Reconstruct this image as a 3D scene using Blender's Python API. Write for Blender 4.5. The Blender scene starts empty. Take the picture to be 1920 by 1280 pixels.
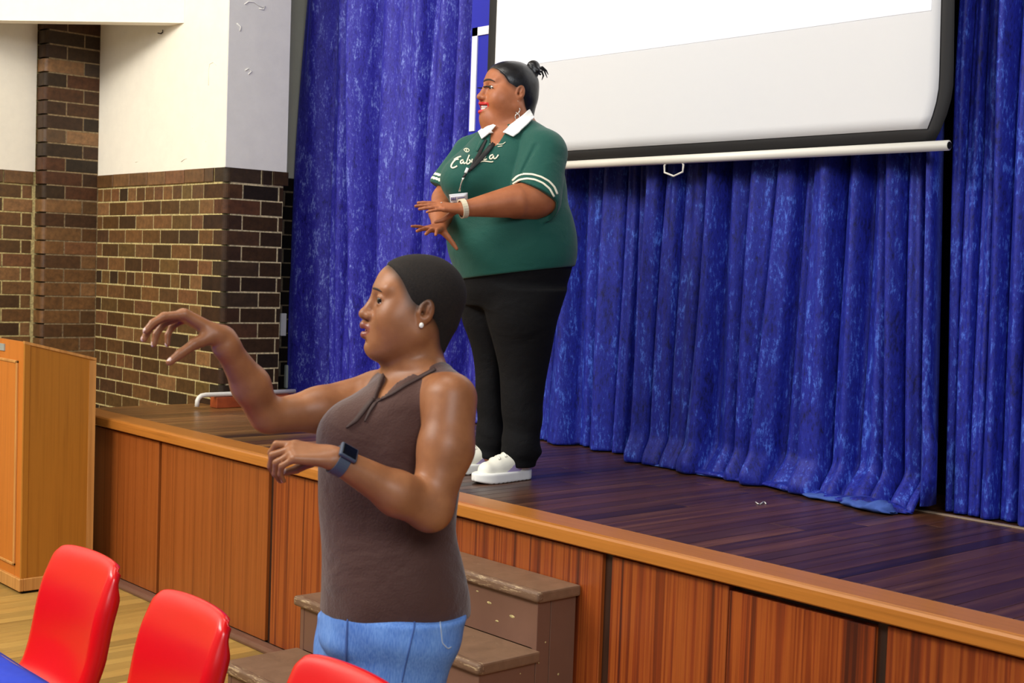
import bpy, bmesh, math, random
import numpy as np
from mathutils import Vector, Matrix
from mathutils.bvhtree import BVHTree

# ------------------------------------------------------------------ camera
FPX, YAW, PIT, ROL = 2508.0, -0.842, 0.0518, 0.0355
CH = 1.60
cy_, sy_ = math.cos(YAW), math.sin(YAW)
Fv = np.array([sy_*math.cos(PIT), cy_*math.cos(PIT), -math.sin(PIT)])
Rh = np.array([cy_, -sy_, 0.0]); Ah = np.array([sy_, cy_, 0.0]); Zh = np.array([0, 0, 1.0])
Uv = np.cross(Rh, Fv)
R2 = math.cos(ROL)*Rh + math.sin(ROL)*Uv
U2 = -math.sin(ROL)*Rh + math.cos(ROL)*Uv
CAM = np.array([0, 0, CH])
sc = bpy.context.scene
camd = bpy.data.cameras.new('camera'); cam = bpy.data.objects.new('camera', camd)
sc.collection.objects.link(cam)
m4 = Matrix(((R2[0], U2[0], -Fv[0], 0), (R2[1], U2[1], -Fv[1], 0), (R2[2], U2[2], -Fv[2], CH), (0, 0, 0, 1)))
cam.matrix_world = m4
camd.sensor_width = 36; camd.lens = FPX/1920*36; camd.clip_start = 0.05
camd.dof.use_dof = True; camd.dof.focus_distance = 5.0; camd.dof.aperture_fstop = 9.0
sc.camera = cam

# ------------------------------------------------------------------ light
w = bpy.data.worlds.new('room_ambient'); sc.world = w; w.use_nodes = True
w.node_tree.nodes['Background'].inputs[0].default_value = (0.93, 0.96, 1.0, 1)
w.node_tree.nodes['Background'].inputs[1].default_value = 0.20
def area(name, loc, target, sx, sy, power, col):
    l = bpy.data.lights.new(name, 'AREA'); l.shape = 'RECTANGLE'; l.size = sx; l.size_y = sy
    l.energy = power; l.color = col
    o = bpy.data.objects.new(name, l); sc.collection.objects.link(o)
    o.location = loc
    o.rotation_euler = (Vector(target)-Vector(loc)).to_track_quat('-Z', 'Y').to_euler()
    return o
area('window_light', (-5.2, -2.6, 5.2), (-5.6, 3.4, 1.2), 4.5, 1.6, 440, (1.0, 0.96, 0.89))
area('side_window_light', (2.6, -1.2, 4.2), (-3.5, 3.0, 1.2), 3.0, 1.8, 215, (0.94, 0.97, 1.0))
area('ceiling_lamp_light', (-3.2, 1.4, 5.6), (-3.2, 1.8, 0), 2.4, 0.5, 60, (1.0, 0.96, 0.88))
sc.view_settings.view_transform = 'Standard'; sc.view_settings.look = 'None'
sc.view_settings.exposure = 0.0; sc.view_settings.gamma = 1.0
sc.view_settings.use_curve_mapping = False

# ------------------------------------------------------------------ pixel -> point on real planes
def ray(px, py): return Fv+(px-960)/FPX*R2-(py-640)/FPX*U2
def on_z(px, py, z): r = ray(px, py); return r*((z-CH)/r[2])+CAM
def on_y(px, py, y): r = ray(px, py); return r*(y/r[1])+CAM
def on_x(px, py, x): r = ray(px, py); return r*(x/r[0])+CAM
def on_a(px, py, a): r = ray(px, py); return r*(a/(r@Ah))+CAM
random.seed(7); rng = np.random.default_rng(3)

# ------------------------------------------------------------------ scene helpers
COL = sc.collection
def link(o, parent=None):
    COL.objects.link(o)
    if parent is not None: o.parent = parent
    return o
def thing(name, label, cat, loc=(0, 0, 0), rz=0, group=None):
    o = bpy.data.objects.new(name, None); COL.objects.link(o)
    o.empty_display_size = 0.1; o.location = loc; o.rotation_euler = (0, 0, rz)
    o['label'] = label; o['category'] = cat
    if group: o['group'] = group
    return o
def tag(o, label, cat=None, group=None):
    o['label'] = label
    if cat: o['category'] = cat
    if group: o['group'] = group
    return o
def mesh_from(name, V, Fc, mats, smooth=False, midx=None):
    me = bpy.data.meshes.new(name)
    V = np.asarray(V, dtype=np.float32)
    if isinstance(Fc, np.ndarray):
        n = len(Fc); k = Fc.shape[1]
        me.vertices.add(len(V)); me.vertices.foreach_set('co', V.ravel())
        me.loops.add(n*k); me.loops.foreach_set('vertex_index', Fc.astype(np.int32).ravel())
        me.polygons.add(n); me.polygons.foreach_set('loop_start', np.arange(0, n*k, k, dtype=np.int32))
        me.update(calc_edges=True)
    else:
        me.from_pydata([tuple(map(float, v)) for v in V], [], [tuple(f) for f in Fc]); me.update()
    for m in (mats if isinstance(mats, (list, tuple)) else [mats]): me.materials.append(m)
    if midx is not None: me.polygons.foreach_set('material_index', np.asarray(midx, dtype=np.int32))
    if smooth: me.polygons.foreach_set('use_smooth', np.ones(len(me.polygons), dtype=bool))
    me.validate(); me.update()
    return me
def obj(name, me, parent=None, loc=None):
    o = bpy.data.objects.new(name, me); link(o, parent)
    if loc is not None: o.location = loc
    return o
def keepw(o, parent):
    """parent an object whose mesh is in world coordinates under a thing placed elsewhere"""
    o.parent = parent; bpy.context.view_layer.update()
    o.matrix_parent_inverse = parent.matrix_basis.inverted()
    return o
def box_bm(bm, lo, hi, bev=0.0, seg=1):
    r = bmesh.ops.create_cube(bm, size=1.0)
    vs = r['verts']
    c = [(a+b)/2 for a, b in zip(lo, hi)]; s = [b-a for a, b in zip(lo, hi)]
    for v in vs: v.co = Vector((c[i]+v.co[i]*s[i] for i in range(3)))
    if bev > 0:
        es = list({e for v in vs for e in v.link_edges})
        bmesh.ops.bevel(bm, geom=es, offset=bev, segments=seg, affect='EDGES', profile=0.6)
def bm_mesh(name, bm, mats, smooth=False):
    me = bpy.data.meshes.new(name); bmesh.ops.recalc_face_normals(bm, faces=bm.faces); bm.to_mesh(me); bm.free()
    for m in (mats if isinstance(mats, (list, tuple)) else [mats]): me.materials.append(m)
    if smooth:
        for p in me.polygons: p.use_smooth = True
    return me
def box(name, lo, hi, mat, parent=None, bev=0.0, seg=1):
    bm = bmesh.new(); box_bm(bm, lo, hi, bev, seg)
    o = obj(name, bm_mesh(name, bm, mat)); 
    if parent is not None: keepw(o, parent)
    return o
def struct(o): o['kind'] = 'structure'; return o
def tube_me(name, pts, rad, mat, n=12, closed=False):
    pts = [Vector(p) for p in pts]; N = len(pts); V = []; Fc = []
    rads = rad if isinstance(rad, (list, tuple)) else [rad]*N
    up = Vector((0, 0, 1)); prev = None
    for i, p in enumerate(pts):
        a = pts[(i-1) % N] if (i > 0 or closed) else p; b = pts[(i+1) % N] if (i < N-1 or closed) else p
        t = (b-a).normalized()
        if prev is None:
            s = t.cross(up); s = s if s.length > 1e-3 else t.cross(Vector((1, 0, 0)))
        else: s = prev-t*prev.dot(t)
        s.normalize(); prev = s; q = t.cross(s)
        for k in range(n):
            an = 2*math.pi*k/n; V.append(p+(s*math.cos(an)+q*math.sin(an))*rads[i])
    M = N if closed else N-1
    for i in range(M):
        for k in range(n):
            a = i*n+k; b = i*n+(k+1) % n; c = ((i+1) % N)*n+(k+1) % n; d = ((i+1) % N)*n+k
            Fc.append((a, b, c, d))
    if not closed: Fc.append(tuple(range(n))[::-1]); Fc.append(tuple((N-1)*n+k for k in range(n)))
    return mesh_from(name, V, Fc, mat, smooth=True)
def tube(name, pts, rad, mat, parent=None, n=12, closed=False):
    o = obj(name, tube_me(name, pts, rad, mat, n, closed))
    if parent is not None: keepw(o, parent)
    return o

# ------------------------------------------------------------------ materials
def s2l(c):
    return tuple(((x/255)/12.92 if x/255 <= 0.04045 else ((x/255+0.055)/1.055)**2.4) for x in c)+(1,)
class Mat:
    def __init__(s, name, rough=0.5, spec=0.5, metal=0.0):
        s.m = bpy.data.materials.new(name); s.m.use_nodes = True; s.n = s.m.node_tree.nodes; s.l = s.m.node_tree.links
        s.b = s.n['Principled BSDF']; s.b.inputs['Roughness'].default_value = rough
        s.b.inputs['Specular IOR Level'].default_value = spec; s.b.inputs['Metallic'].default_value = metal
    def add(s, t, **kw):
        x = s.n.new(t)
        for k, v in kw.items():
            if k in x.inputs: x.inputs[k].default_value = v
            else: setattr(x, k, v)
        return x
    def coord(s, scale=(1, 1, 1), kind='Object'):
        tc = s.add('ShaderNodeTexCoord'); mp = s.add('ShaderNodeMapping'); mp.inputs['Scale'].default_value = scale
        s.l.new(tc.outputs[kind], mp.inputs[0]); return mp.outputs[0]
    def noise(s, vec, scale, detail=4, rough=0.55, dist=0.0):
        x = s.add('ShaderNodeTexNoise', Scale=scale, Detail=detail, Roughness=rough, Distortion=dist)
        s.l.new(vec, x.inputs['Vector']); return x.outputs['Fac']
    def ramp(s, fac, stops):
        r = s.add('ShaderNodeValToRGB'); cr = r.color_ramp
        while len(cr.elements) < len(stops): cr.elements.new(0.5)
        for e, (p, c) in zip(cr.elements, stops): e.position = p; e.color = s2l(c) if len(c) == 3 else c
        s.l.new(fac, r.inputs[0]); return r.outputs[0]
    def mix(s, fac, a, b, mode='MIX'):
        x = s.add('ShaderNodeMix', data_type='RGBA', blend_type=mode)
        for v, i in ((fac, 0), (a, 6), (b, 7)):
            if isinstance(v, (int, float)): x.inputs[i].default_value = v
            elif isinstance(v, tuple): x.inputs[i].default_value = s2l(v) if len(v) == 3 else v
            else: s.l.new(v, x.inputs[i])
        return x.outputs[2]
    def objrand(s): return s.add('ShaderNodeObjectInfo').outputs['Random']
    def col(s, c):
        if isinstance(c, tuple): s.b.inputs['Base Color'].default_value = s2l(c) if len(c) == 3 else c
        else: s.l.new(c, s.b.inputs['Base Color'])
        return s
    def bump(s, h, strength=0.3, dist=0.01):
        b = s.add('ShaderNodeBump', Strength=strength, Distance=dist); s.l.new(h, b.inputs['Height']); s.l.new(b.outputs[0], s.b.inputs['Normal']); return s
def plain(name, c, rough=0.5, spec=0.5, metal=0.0, bumpscale=None, bs=0.1):
    m = Mat(name, rough, spec, metal); m.col(c)
    if bumpscale: m.bump(m.noise(m.coord(), bumpscale, 3), bs, 0.005)
    return m.m

def brick_mat(name, cols, rough, spec=0.5):
    m = Mat(name, rough, spec)
    r = m.objrand()
    base = m.ramp(r, [(i/(len(cols)-1), c) for i, c in enumerate(cols)])
    v = m.coord()
    n1 = m.noise(v, 28, 5, 0.65); n2 = m.noise(v, 140, 3)
    a = m.mix(m.ramp(n1, [(0.3, (90, 80, 70)), (0.75, (255, 250, 240))]), (0, 0, 0), (255, 255, 255))
    c1 = m.mix(0.62, base, a, 'MULTIPLY')
    c2 = m.mix(m.ramp(n2, [(0.66, (0, 0, 0)), (0.8, (70, 70, 70))]), c1, (205, 170, 120))
    m.col(c2); m.bump(n1, 0.25, 0.006)
    return m.m
M_brick = brick_mat('glazed_brown_brick', [(92, 62, 32), (140, 98, 56), (78, 54, 30), (160, 116, 72), (106, 74, 38), (62, 46, 30), (140, 94, 58), (118, 92, 48), (92, 58, 36)], 0.42)
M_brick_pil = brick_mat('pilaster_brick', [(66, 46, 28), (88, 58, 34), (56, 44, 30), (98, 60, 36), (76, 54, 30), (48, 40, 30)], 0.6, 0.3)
M_brick_dark = brick_mat('shaded_pier_brick', [(46, 30, 20), (62, 42, 26), (36, 26, 20), (72, 48, 28), (50, 34, 22)], 0.75, 0.2)  # darker copy of the wall brick, carries the pier's shade in its colour
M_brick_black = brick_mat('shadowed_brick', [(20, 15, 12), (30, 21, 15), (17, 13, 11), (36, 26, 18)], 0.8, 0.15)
def mortar(name, c):
    m = Mat(name, 0.9, 0.2); v = m.coord(); n = m.noise(v, 60, 5, 0.7)
    m.col(m.ramp(n, [(0.3, tuple(int(x*0.62) for x in c)), (0.62, c)])); m.bump(n, 0.5, 0.006); return m.m
M_mortar = mortar('cream_mortar', (214, 196, 136))
M_mortar_d = mortar('grey_mortar', (220, 204, 164))
M_mortar_p = mortar('brown_mortar', (160, 138, 104))
M_mortar_k = mortar('dark_mortar', (120, 108, 84))
def paint(name, c, rough=0.55):
    m = Mat(name, rough, 0.4); v = m.coord(); n = m.noise(v, 9, 6, 0.7); n2 = m.noise(v, 90, 3)
    m.col(m.ramp(n, [(0.25, tuple(int(x*0.965) for x in c)), (0.7, c)])); m.bump(n2, 0.08, 0.004); return m.m
M_white = paint('cream_wall_paint', (246, 240, 224))
M_grey = paint('grey_wall_paint', (232, 231, 226))
M_wing = paint('wing_wall_paint', (186, 186, 168))
def wood(name, cols, sc3, rough, spec=0.5, rnd=0.0, bump=0.05, detail=6, ns=1.0, dist=0.4):
    m = Mat(name, rough, spec); v = m.coord(sc3)
    if rnd:
        add = m.add('ShaderNodeVectorMath', operation='ADD'); cmb = m.add('ShaderNodeCombineXYZ')
        mu = m.add('ShaderNodeMath', operation='MULTIPLY'); mu.inputs[1].default_value = 57.0
        m.l.new(m.objrand(), mu.inputs[0])
        for i in range(3): m.l.new(mu.outputs[0], cmb.inputs[i])
        m.l.new(v, add.inputs[0]); m.l.new(cmb.outputs[0], add.inputs[1]); v = add.outputs[0]
    n = m.noise(v, ns, detail, 0.6, dist)
    c = m.ramp(n, cols)
    if rnd:
        g = m.ramp(m.objrand(), [(0, (255, 255, 255)), (0.35, tuple(int(255*(1-rnd)) for _ in range(3))), (0.7, (255, 250, 245)), (1, tuple(int(255*(1-rnd*0.6)) for _ in range(3)))])
        c = m.mix(1.0, c, g, 'MULTIPLY')
    m.col(c); m.bump(n, bump, 0.004); return m.m
M_panelL = wood('teak_veneer', [(0.2, (112, 52, 20)), (0.42, (150, 78, 28)), (0.58, (166, 90, 36)), (0.85, (134, 62, 26))], (60, 60, 0.7), 0.38, 0.5, 0.12)
M_panelR = wood('ribbon_mahogany_veneer', [(0.32, (70, 28, 16)), (0.43, (132, 56, 20)), (0.51, (164, 84, 32)), (0.58, (140, 60, 24)), (0.68, (78, 34, 20))], (27, 27, 0.35), 0.36, 0.5, 0.08, detail=3)
M_panelLine = wood('panel_edge_wood', [(0.3, (34, 20, 12)), (0.7, (70, 38, 20))], (30, 30, 1), 0.5)
M_nosing = wood('golden_lipping_wood', [(0.25, (150, 92, 34)), (0.5, (178, 112, 44)), (0.8, (160, 98, 38))], (1.2, 60, 60), 0.3)
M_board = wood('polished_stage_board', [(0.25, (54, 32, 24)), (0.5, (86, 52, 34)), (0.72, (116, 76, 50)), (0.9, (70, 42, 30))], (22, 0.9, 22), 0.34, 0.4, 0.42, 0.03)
M_boardL = wood('golden_lit_stage_board', [(0.25, (92, 60, 34)), (0.5, (136, 94, 52)), (0.72, (160, 116, 66)), (0.9, (104, 70, 40))], (22, 0.9, 22), 0.3, 0.45, 0.35, 0.03)  # left boards tinted lighter: the golden light there is put into the colour
M_floor = wood('pale_hall_floor', [(0.25, (150, 116, 56)), (0.5, (186, 150, 82)), (0.8, (168, 130, 66))], (30, 1.2, 30), 0.42, 0.4, 0.2, 0.05)
M_lect = wood('oak_veneer_lectern', [(0.25, (150, 94, 26)), (0.5, (172, 112, 36)), (0.8, (160, 102, 30))], (40, 40, 0.9), 0.4, 0.45)
M_lect_f = wood('orange_lectern_front', [(0.25, (176, 98, 30)), (0.5, (198, 116, 40)), (0.8, (184, 104, 34))], (40, 40, 0.9), 0.4, 0.45)
M_lect_t = wood('lectern_edge_wood', [(0.25, (166, 110, 52)), (0.6, (202, 146, 80))], (40, 40, 1.5), 0.4, 0.45)
def step_mat():
    m = Mat('worn_brown_paint', 0.42, 0.5); v = m.coord(); n = m.noise(m.coord((1, 1, 1)), 16, 8, 0.7, 0.6); n2 = m.noise(m.coord((9, 30, 30)), 2.6, 6, 0.7)
    geo = m.add('ShaderNodeNewGeometry')
    base = m.ramp(n, [(0.3, (108, 82, 62)), (0.7, (130, 100, 78))])
    chips = m.ramp(n2, [(0.68, (0, 0, 0)), (0.71, (255, 255, 255))])
    c = m.mix(chips, base, (186, 168, 134))
    m.col(c); m.bump(n, 0.1, 0.01); return m.m
M_step = step_mat()
M_stepside = wood('brown_side_paint', [(0.3, (104, 72, 58)), (0.7, (120, 86, 70))], (3, 3, 1.5), 0.45)
def worn_edge():
    m = Mat('chipped_tread_edge', 0.5); n = m.noise(m.coord((9, 60, 60)), 1.6, 8, 0.8)
    m.col(m.ramp(n, [(0.53, (112, 84, 64)), (0.57, (160, 134, 104)), (0.61, (196, 174, 136)), (0.68, (128, 100, 76))])); m.bump(n, 0.3, 0.01); return m.m
M_edge = worn_edge()
M_brick_corner = brick_mat('quoin_brick', [(70, 46, 28), (52, 36, 24), (84, 56, 32), (60, 40, 26)], 0.6, 0.25)
M_red = Mat('glossy_red_plastic', 0.26, 0.55).col((214, 10, 14)).m
M_chrome = plain('grey_metal_leg', (120, 120, 122), 0.3, 0.5, 0.9)
def cloth_blue():
    m = Mat('blue_tablecloth', 0.75, 0.2); n = m.noise(m.coord(), 5, 3); m.col((44, 66, 190)); m.bump(n, 0.5, 0.04); return m.m
M_blue = cloth_blue()
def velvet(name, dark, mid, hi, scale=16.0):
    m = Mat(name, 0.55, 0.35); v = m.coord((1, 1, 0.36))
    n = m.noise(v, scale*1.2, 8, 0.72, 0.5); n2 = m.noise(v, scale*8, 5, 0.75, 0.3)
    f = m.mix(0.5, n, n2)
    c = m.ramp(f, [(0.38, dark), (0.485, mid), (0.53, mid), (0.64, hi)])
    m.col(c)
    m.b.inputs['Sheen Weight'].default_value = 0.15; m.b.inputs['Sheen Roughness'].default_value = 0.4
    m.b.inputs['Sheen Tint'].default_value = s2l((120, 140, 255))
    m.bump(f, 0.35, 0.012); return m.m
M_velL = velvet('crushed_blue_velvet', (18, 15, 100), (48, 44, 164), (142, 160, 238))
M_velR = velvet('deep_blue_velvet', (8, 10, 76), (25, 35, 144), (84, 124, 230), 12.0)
M_lining = plain('blue_curtain_lining', (66, 92, 168), 0.8, 0.2, 0, 120, 0.2)
M_selvedge = plain('smooth_blue_edge', (62, 64, 178), 0.6, 0.3)
M_black = plain('black_backing', (10, 10, 13), 0.9, 0.1)
M_screenb = plain('black_screen_border', (34, 33, 34), 0.6, 0.3)
M_screenw = plain('white_screen_fabric', (208, 209, 212), 0.8, 0.2)
def lit():
    m = Mat('projected_light', 0.9, 0.1); m.col((206, 206, 210))
    m.b.inputs['Emission Color'].default_value = (1, 1, 1, 1); m.b.inputs['Emission Strength'].default_value = 0.75; return m.m
M_lit = lit()
M_rod = plain('white_enamel_rod', (226, 222, 212), 0.4, 0.5)
M_plastic = plain('white_plastic', (226, 226, 222), 0.4, 0.5)
M_socket = plain('grey_socket_plate', (150, 156, 150), 0.5, 0.4)
M_banner = plain('blue_banner', (32, 38, 170), 0.6, 0.3)
M_bannerw = plain('white_banner_line', (226, 228, 240), 0.6, 0.3)
M_terr = wood('terracotta_block', [(0.3, (120, 52, 26)), (0.7, (176, 84, 42))], (10, 10, 10), 0.4)
M_dark = plain('dark_hole', (14, 12, 10), 0.8, 0.2)

# ================================================================== SETTING
SZ = 0.81          # stage height
YA = 3.666         # proscenium wall face
XB = -6.485        # pier side face
XP = -8.07         # pilaster face
XW = -8.18         # left wall face
XR = -6.90         # wing wall face
BTOP = 2.112; PIT_B = 0.0845
# brick meshes (shared): local frame - length along +x, height +z, face towards -y, origin at left bottom of face
_bc = {}
def brick_me(L, H, mat, proud=0.0028):
    key = (round(L, 3), round(H, 3), mat.name, proud)
    if key in _bc: return _bc[key]
    b = 0.0022; d = 0.02
    y0 = -proud
    P = [(0, d, 0), (L, d, 0), (L, d, H), (0, d, H), (0, y0+b, 0), (L, y0+b, 0), (L, y0+b, H), (0, y0+b, H), (b, y0, b), (L-b, y0, b), (L-b, y0, H-b), (b, y0, H-b)]
    Fc = [(8, 9, 10, 11), (4, 5, 9, 8), (5, 6, 10, 9), (6, 7, 11, 10), (7, 4, 8, 11), (0, 1, 5, 4), (1, 2, 6, 5), (2, 3, 7, 6), (3, 0, 4, 7)]
    me = mesh_from('brick', P, Fc, mat); _bc[key] = me; return me
def put_brick(parent, o3, dirv, L, H, mat, proud=0.0028):
    """dirv: unit (x,y) along which the brick's length runs, its face looks to the right-hand side of it"""
    o = bpy.data.objects.new('brick', brick_me(L, H, mat, proud)); COL.objects.link(o); o.parent = parent
    o.location = (o3[0], o3[1], o3[2]+random.uniform(-0.001, 0.001))
    o.rotation_euler = (random.uniform(-0.006, 0.006), 0, math.atan2(dirv[1], dirv[0])+random.uniform(-0.002, 0.002))
    return o
J = 0.009
def rowz(r):
    if r == 0: return BTOP-0.076, 0.076
    return BTOP-0.085-PIT_B*r+0.006, PIT_B-J
def corner_brick(parent, cx, cy, z, H, La, Lb, mat, rad=0.03):
    # quoin brick with a bullnose arris: La along -x on the face looking -y, Lb along +y on the face looking +x
    e = 0.003; pts = [(cx-La, cy-e)]
    for k in range(6):
        a = -math.pi/2+k*math.pi/10; pts.append((cx+e-rad+rad*math.cos(a), cy-e+rad+rad*math.sin(a)))
    pts.append((cx+e, cy+Lb)); inner = [(cx-0.03, cy+Lb), (cx-0.03, cy+0.03), (cx-La, cy+0.03)]
    ring = pts+inner; n = len(ring)
    V = [(x, y, z) for x, y in ring]+[(x, y, z+H) for x, y in ring]
    Fc = [(i, (i+1) % n, n+(i+1) % n, n+i) for i in range(n)]+[tuple(range(n))[::-1], tuple(range(n, 2*n))]
    me = mesh_from('corner_brick', V, Fc, mat)
    o = obj('corner_brick', me, parent); return o

# hall floor
fl = struct(box('floor', (-9.2, -3.0, -0.12), (3.0, 4.2, -0.006), plain('floor_base', (150, 118, 62), 0.6)))
bme = None
for i in range(84):
    x = -7.0+i*0.075; L0 = -0.2+random.uniform(-0.4, 0.0)
    for k in range(3):
        y0 = [L0-0.0, 1.1+((i*37) % 17)/17*0.8, 0][k] if k < 2 else 9
        if k == 0: ya, yb = L0, 1.1+((i*37) % 17)/17*0.8
        elif k == 1: ya, yb = 1.1+((i*37) % 17)/17*0.8, 2.93
        else: continue
        bm = bmesh.new(); box_bm(bm, (0, 0, -0.006), (0.0735, yb-ya-0.0015, 0.0), 0.0012)
        obj('floorboard', bm_mesh('floorboard', bm, M_floor), fl, (x, ya, 0))
# left wall of the hall with dado bricks
wl = struct(box('wall_left', (XW-0.25, -3.0, 0), (XW, YA+0.3, 6.2), M_mortar))
up = box('painted_upper_wall', (XW-0.02, -3.0, BTOP), (XW+0.012, 3.30, 6.2), M_white, wl)
for r in range(0, 19):
    z, H = rowz(r)
    y = 2.2+(0.115 if r % 2 else 0.0)
    while y < 3.2:
        L = min(0.219, 3.29-y)
        if L > 0.03: put_brick(wl, (XW, y, z), (0, 1), L, H, M_brick, 0.012 if r == 0 else 0.0028)
        y += 0.228
    if 3.29-y > 0.03 and y < 3.29: put_brick(wl, (XW, y, z), (0, 1), 3.285-y, H, M_brick)
# pilaster
wp = struct(box('wall_pilaster', (XW-0.2, 3.336, 0), (XP, YA+0.1, 6.2), M_mortar_p))
for k in range(0, 36):
    z = BTOP-0.078+0.006+PIT_B*1.012*(11-k)
    if z < 0.55: break
    H = PIT_B-J
    mt = M_brick_pil if z > 1.75 else M_brick
    if z > 1.75 and k % 5 == 3: mt = M_brick
    if k % 2 == 0: corner_brick(wp, XP, 3.31, z, H, 0.105, 0.135, mt, 0.028); put_brick(wp, (XP, 3.31+0.144, z), (0, 1), 0.205, H, mt)
    else: corner_brick(wp, XP, 3.31, z, H, 0.105, 0.245, mt, 0.028); put_brick(wp, (XP, 3.31+0.254, z), (0, 1), 0.095, H, mt)
# proscenium wall facing the hall
wa = struct(box('wall_front', (XP-0.3, YA, 0), (XB-0.026, YA+0.36, BTOP), M_mortar))
struct(box('wall_front_upper', (XP-0.3, YA-0.004, BTOP), (XB-0.001, YA+0.36, 6.2), M_white))
for r in range(0, 18):
    z, H = rowz(r)
    hdr = r in (1, 7, 13)
    La = 0.225 if r % 2 else 0.11
    if r == 0: La = 0.11
    x1 = XB-La-J; x = XP+0.004
    pr = 0.011 if r == 0 else 0.0028
    first = 0.07 if r % 2 else 0.16
    if r == 0: first = 0.22
    L = first; seq = []
    while x < x1-0.02:
        if x+L > x1-0.035: L = x1-x
        seq.append((x, L)); x += L+J
        L = 0.105 if (hdr and random.random() < 0.9) else 0.219
        if r == 0: L = 0.219
    for x, L in seq: put_brick(wa, (x, YA, z), (1, 0), L-0.0, H, M_brick, pr)
# pier side (same bricks, shade put into their colour), with bullnose quoins at the corner
wb = struct(box('wall_pier', (XB-0.05, YA+0.0355, 0.0), (XB, YA+0.366, BTOP), M_mortar_d))
struct(box('wall_pier_upper', (XB-0.04, YA-0.002, BTOP), (XB+0.003, YA+0.385, 6.2), M_grey, None, 0.001))
for r in range(0, 18):
    z, H = rowz(r)
    La, Lb = (0.225, 0.105) if r % 2 else (0.11, 0.219)
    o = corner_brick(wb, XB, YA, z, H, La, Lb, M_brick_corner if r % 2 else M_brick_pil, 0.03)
    y = YA+Lb+J
    for L in ([0.219, 0.025] if r % 2 else [0.134]):
        if r == 0: L = 0.06
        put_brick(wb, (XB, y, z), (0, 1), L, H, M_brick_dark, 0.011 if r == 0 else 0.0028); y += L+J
    if r == 0: put_brick(wb, (XB, y, z), (0, 1), 0.095, H, M_brick_dark, 0.013)
# wing wall
ww = struct(box('wall_wing', (XR-0.2, YA+0.3, 0), (XR, 6.0, BTOP), M_mortar_k))
struct(box('wall_wing_upper', (XR-0.2, YA+0.3, BTOP), (XR+0.004, 6.0, 6.2), M_wing))
struct(box('wall_wing_return', (XR-0.05, YA+0.36, 0), (XB-0.05, YA+0.37, 6.2), M_wing))
for r in range(0, 16):
    z, H = rowz(r); y = 4.19+(0.115 if r % 2 else 0.0)
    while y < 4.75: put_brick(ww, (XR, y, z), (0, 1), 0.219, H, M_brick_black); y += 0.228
struct(box('wall_stage_back', (-9.0, 5.6, 0), (3.0, 5.7, 6.2), M_black))
struct(box('ceiling', (-9.0, -3.0, 6.2), (3.0, 5.7, 6.3), M_white))
# bulkhead board across the corner
p0 = on_z(-120, 36.5, 2.94); p1 = on_z(345, 43, 2.94)
d = (p1-p0)/np.linalg.norm(p1-p0); nrm = np.array([d[1], -d[0], 0]); nb = -nrm*0.09
V = [p0, p1, p1+nb, p0+nb]; V = [tuple(v) for v in V]+[(v[0], v[1], 6.2) for v in V]
V = [(x, y, z) if z > 3 else (x, y, 2.94) for x, y, z in V]
bk = obj('trim_1', mesh_from('trim_1', V, [(0, 1, 2, 3)[::-1], (4, 5, 6, 7), (0, 1, 5, 4), (1, 2, 6, 5), (2, 3, 7, 6), (3, 0, 4, 7)], M_white)); struct(bk)
for pts, par, pl in (([(391, 160), (391, 132), (393, 120), (400, 116), (405, 122)], 'A', wa), ([(359, 214), (361, 220)], 'A', wa), ([(359, 236), (361, 241)], 'A', wa), ([(385, 262), (386, 266)], 'A', wa), ([(340, 303), (346, 298), (350, 297)], 'A', wa), ([(254, 304), (258, 303)], 'A', wa),
                 ([(459, 8), (466, 3), (476, 4), (484, 10), (492, 14), (497, 12), (494, 18), (486, 16)], 'B', wb), ([(444, 44), (452, 50), (450, 58)], 'B', wb), ([(460, 132), (466, 128), (472, 134), (466, 139)], 'B', wb)):
    P = [on_y(x, y, YA-0.005) if par == 'A' else on_x(x, y, XB+0.004) for x, y in pts]
    tube('paint_blister', P, 0.0035 if par == 'B' else 0.0018, M_white if par == 'A' else M_grey, pl, 6)
# small hook on the wall
hk = tube('wall_hook', [on_y(x, y, YA-0.012) for x, y in ((296, 62), (302, 63), (305, 60), (305, 56))], 0.003, M_dark, None, 8)
tag(hk, 'small black hook on the cream wall under the white bulkhead', 'hook')

# ================================================================== STAGE
stage = thing('stage', 'raised wooden stage with dark polished boards and mahogany front panels', 'stage', (-3.0, 2.95, 0))
YE = 4.62
def poly_prism(name, pts, z0, z1, mat, parent):
    n = len(pts); V = [(x, y, z0) for x, y in pts]+[(x, y, z1) for x, y in pts]
    Fc = [(i, (i+1) % n, n+(i+1) % n, n+i) for i in range(n)]+[tuple(range(n))[::-1], tuple(range(n, 2*n))]
    return keepw(obj(name, mesh_from(name, V, Fc, mat)), parent)
poly_prism('stage_frame', [(-6.66, 2.96), (1.2, 2.96), (1.2, 5.5), (-6.84, 5.5), (-6.84, 4.04), (-6.50, 4.04), (-6.50, 3.655), (-6.66, 3.655)], 0.0, SZ-0.014, M_panelLine, stage)
XE = -6.68
# nosing (front lipping) with rounded front edge
def nosing(x0, x1):
    prof = [(3.035, SZ), (2.915, SZ), (2.905, SZ-0.003), (2.9, SZ-0.010), (2.899, SZ-0.02), (2.899, SZ-0.046), (2.903, SZ-0.05), (2.94, SZ-0.05), (2.94, SZ-0.014), (3.035, SZ-0.014)]
    n = len(prof); V = [(x0, y, z) for y, z in prof]+[(x1, y, z) for y, z in prof]
    Fc = [(i, n+i, n+(i+1) % n, (i+1) % n) for i in range(n)]+[tuple(range(n)), tuple(range(n, 2*n))[::-1]]
    return keepw(obj('nosing', mesh_from('nosing', V, Fc, M_nosing)), stage)
for a, b in ((XE, -3.62), (-3.619, 1.2)): nosing(a, b)
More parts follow.
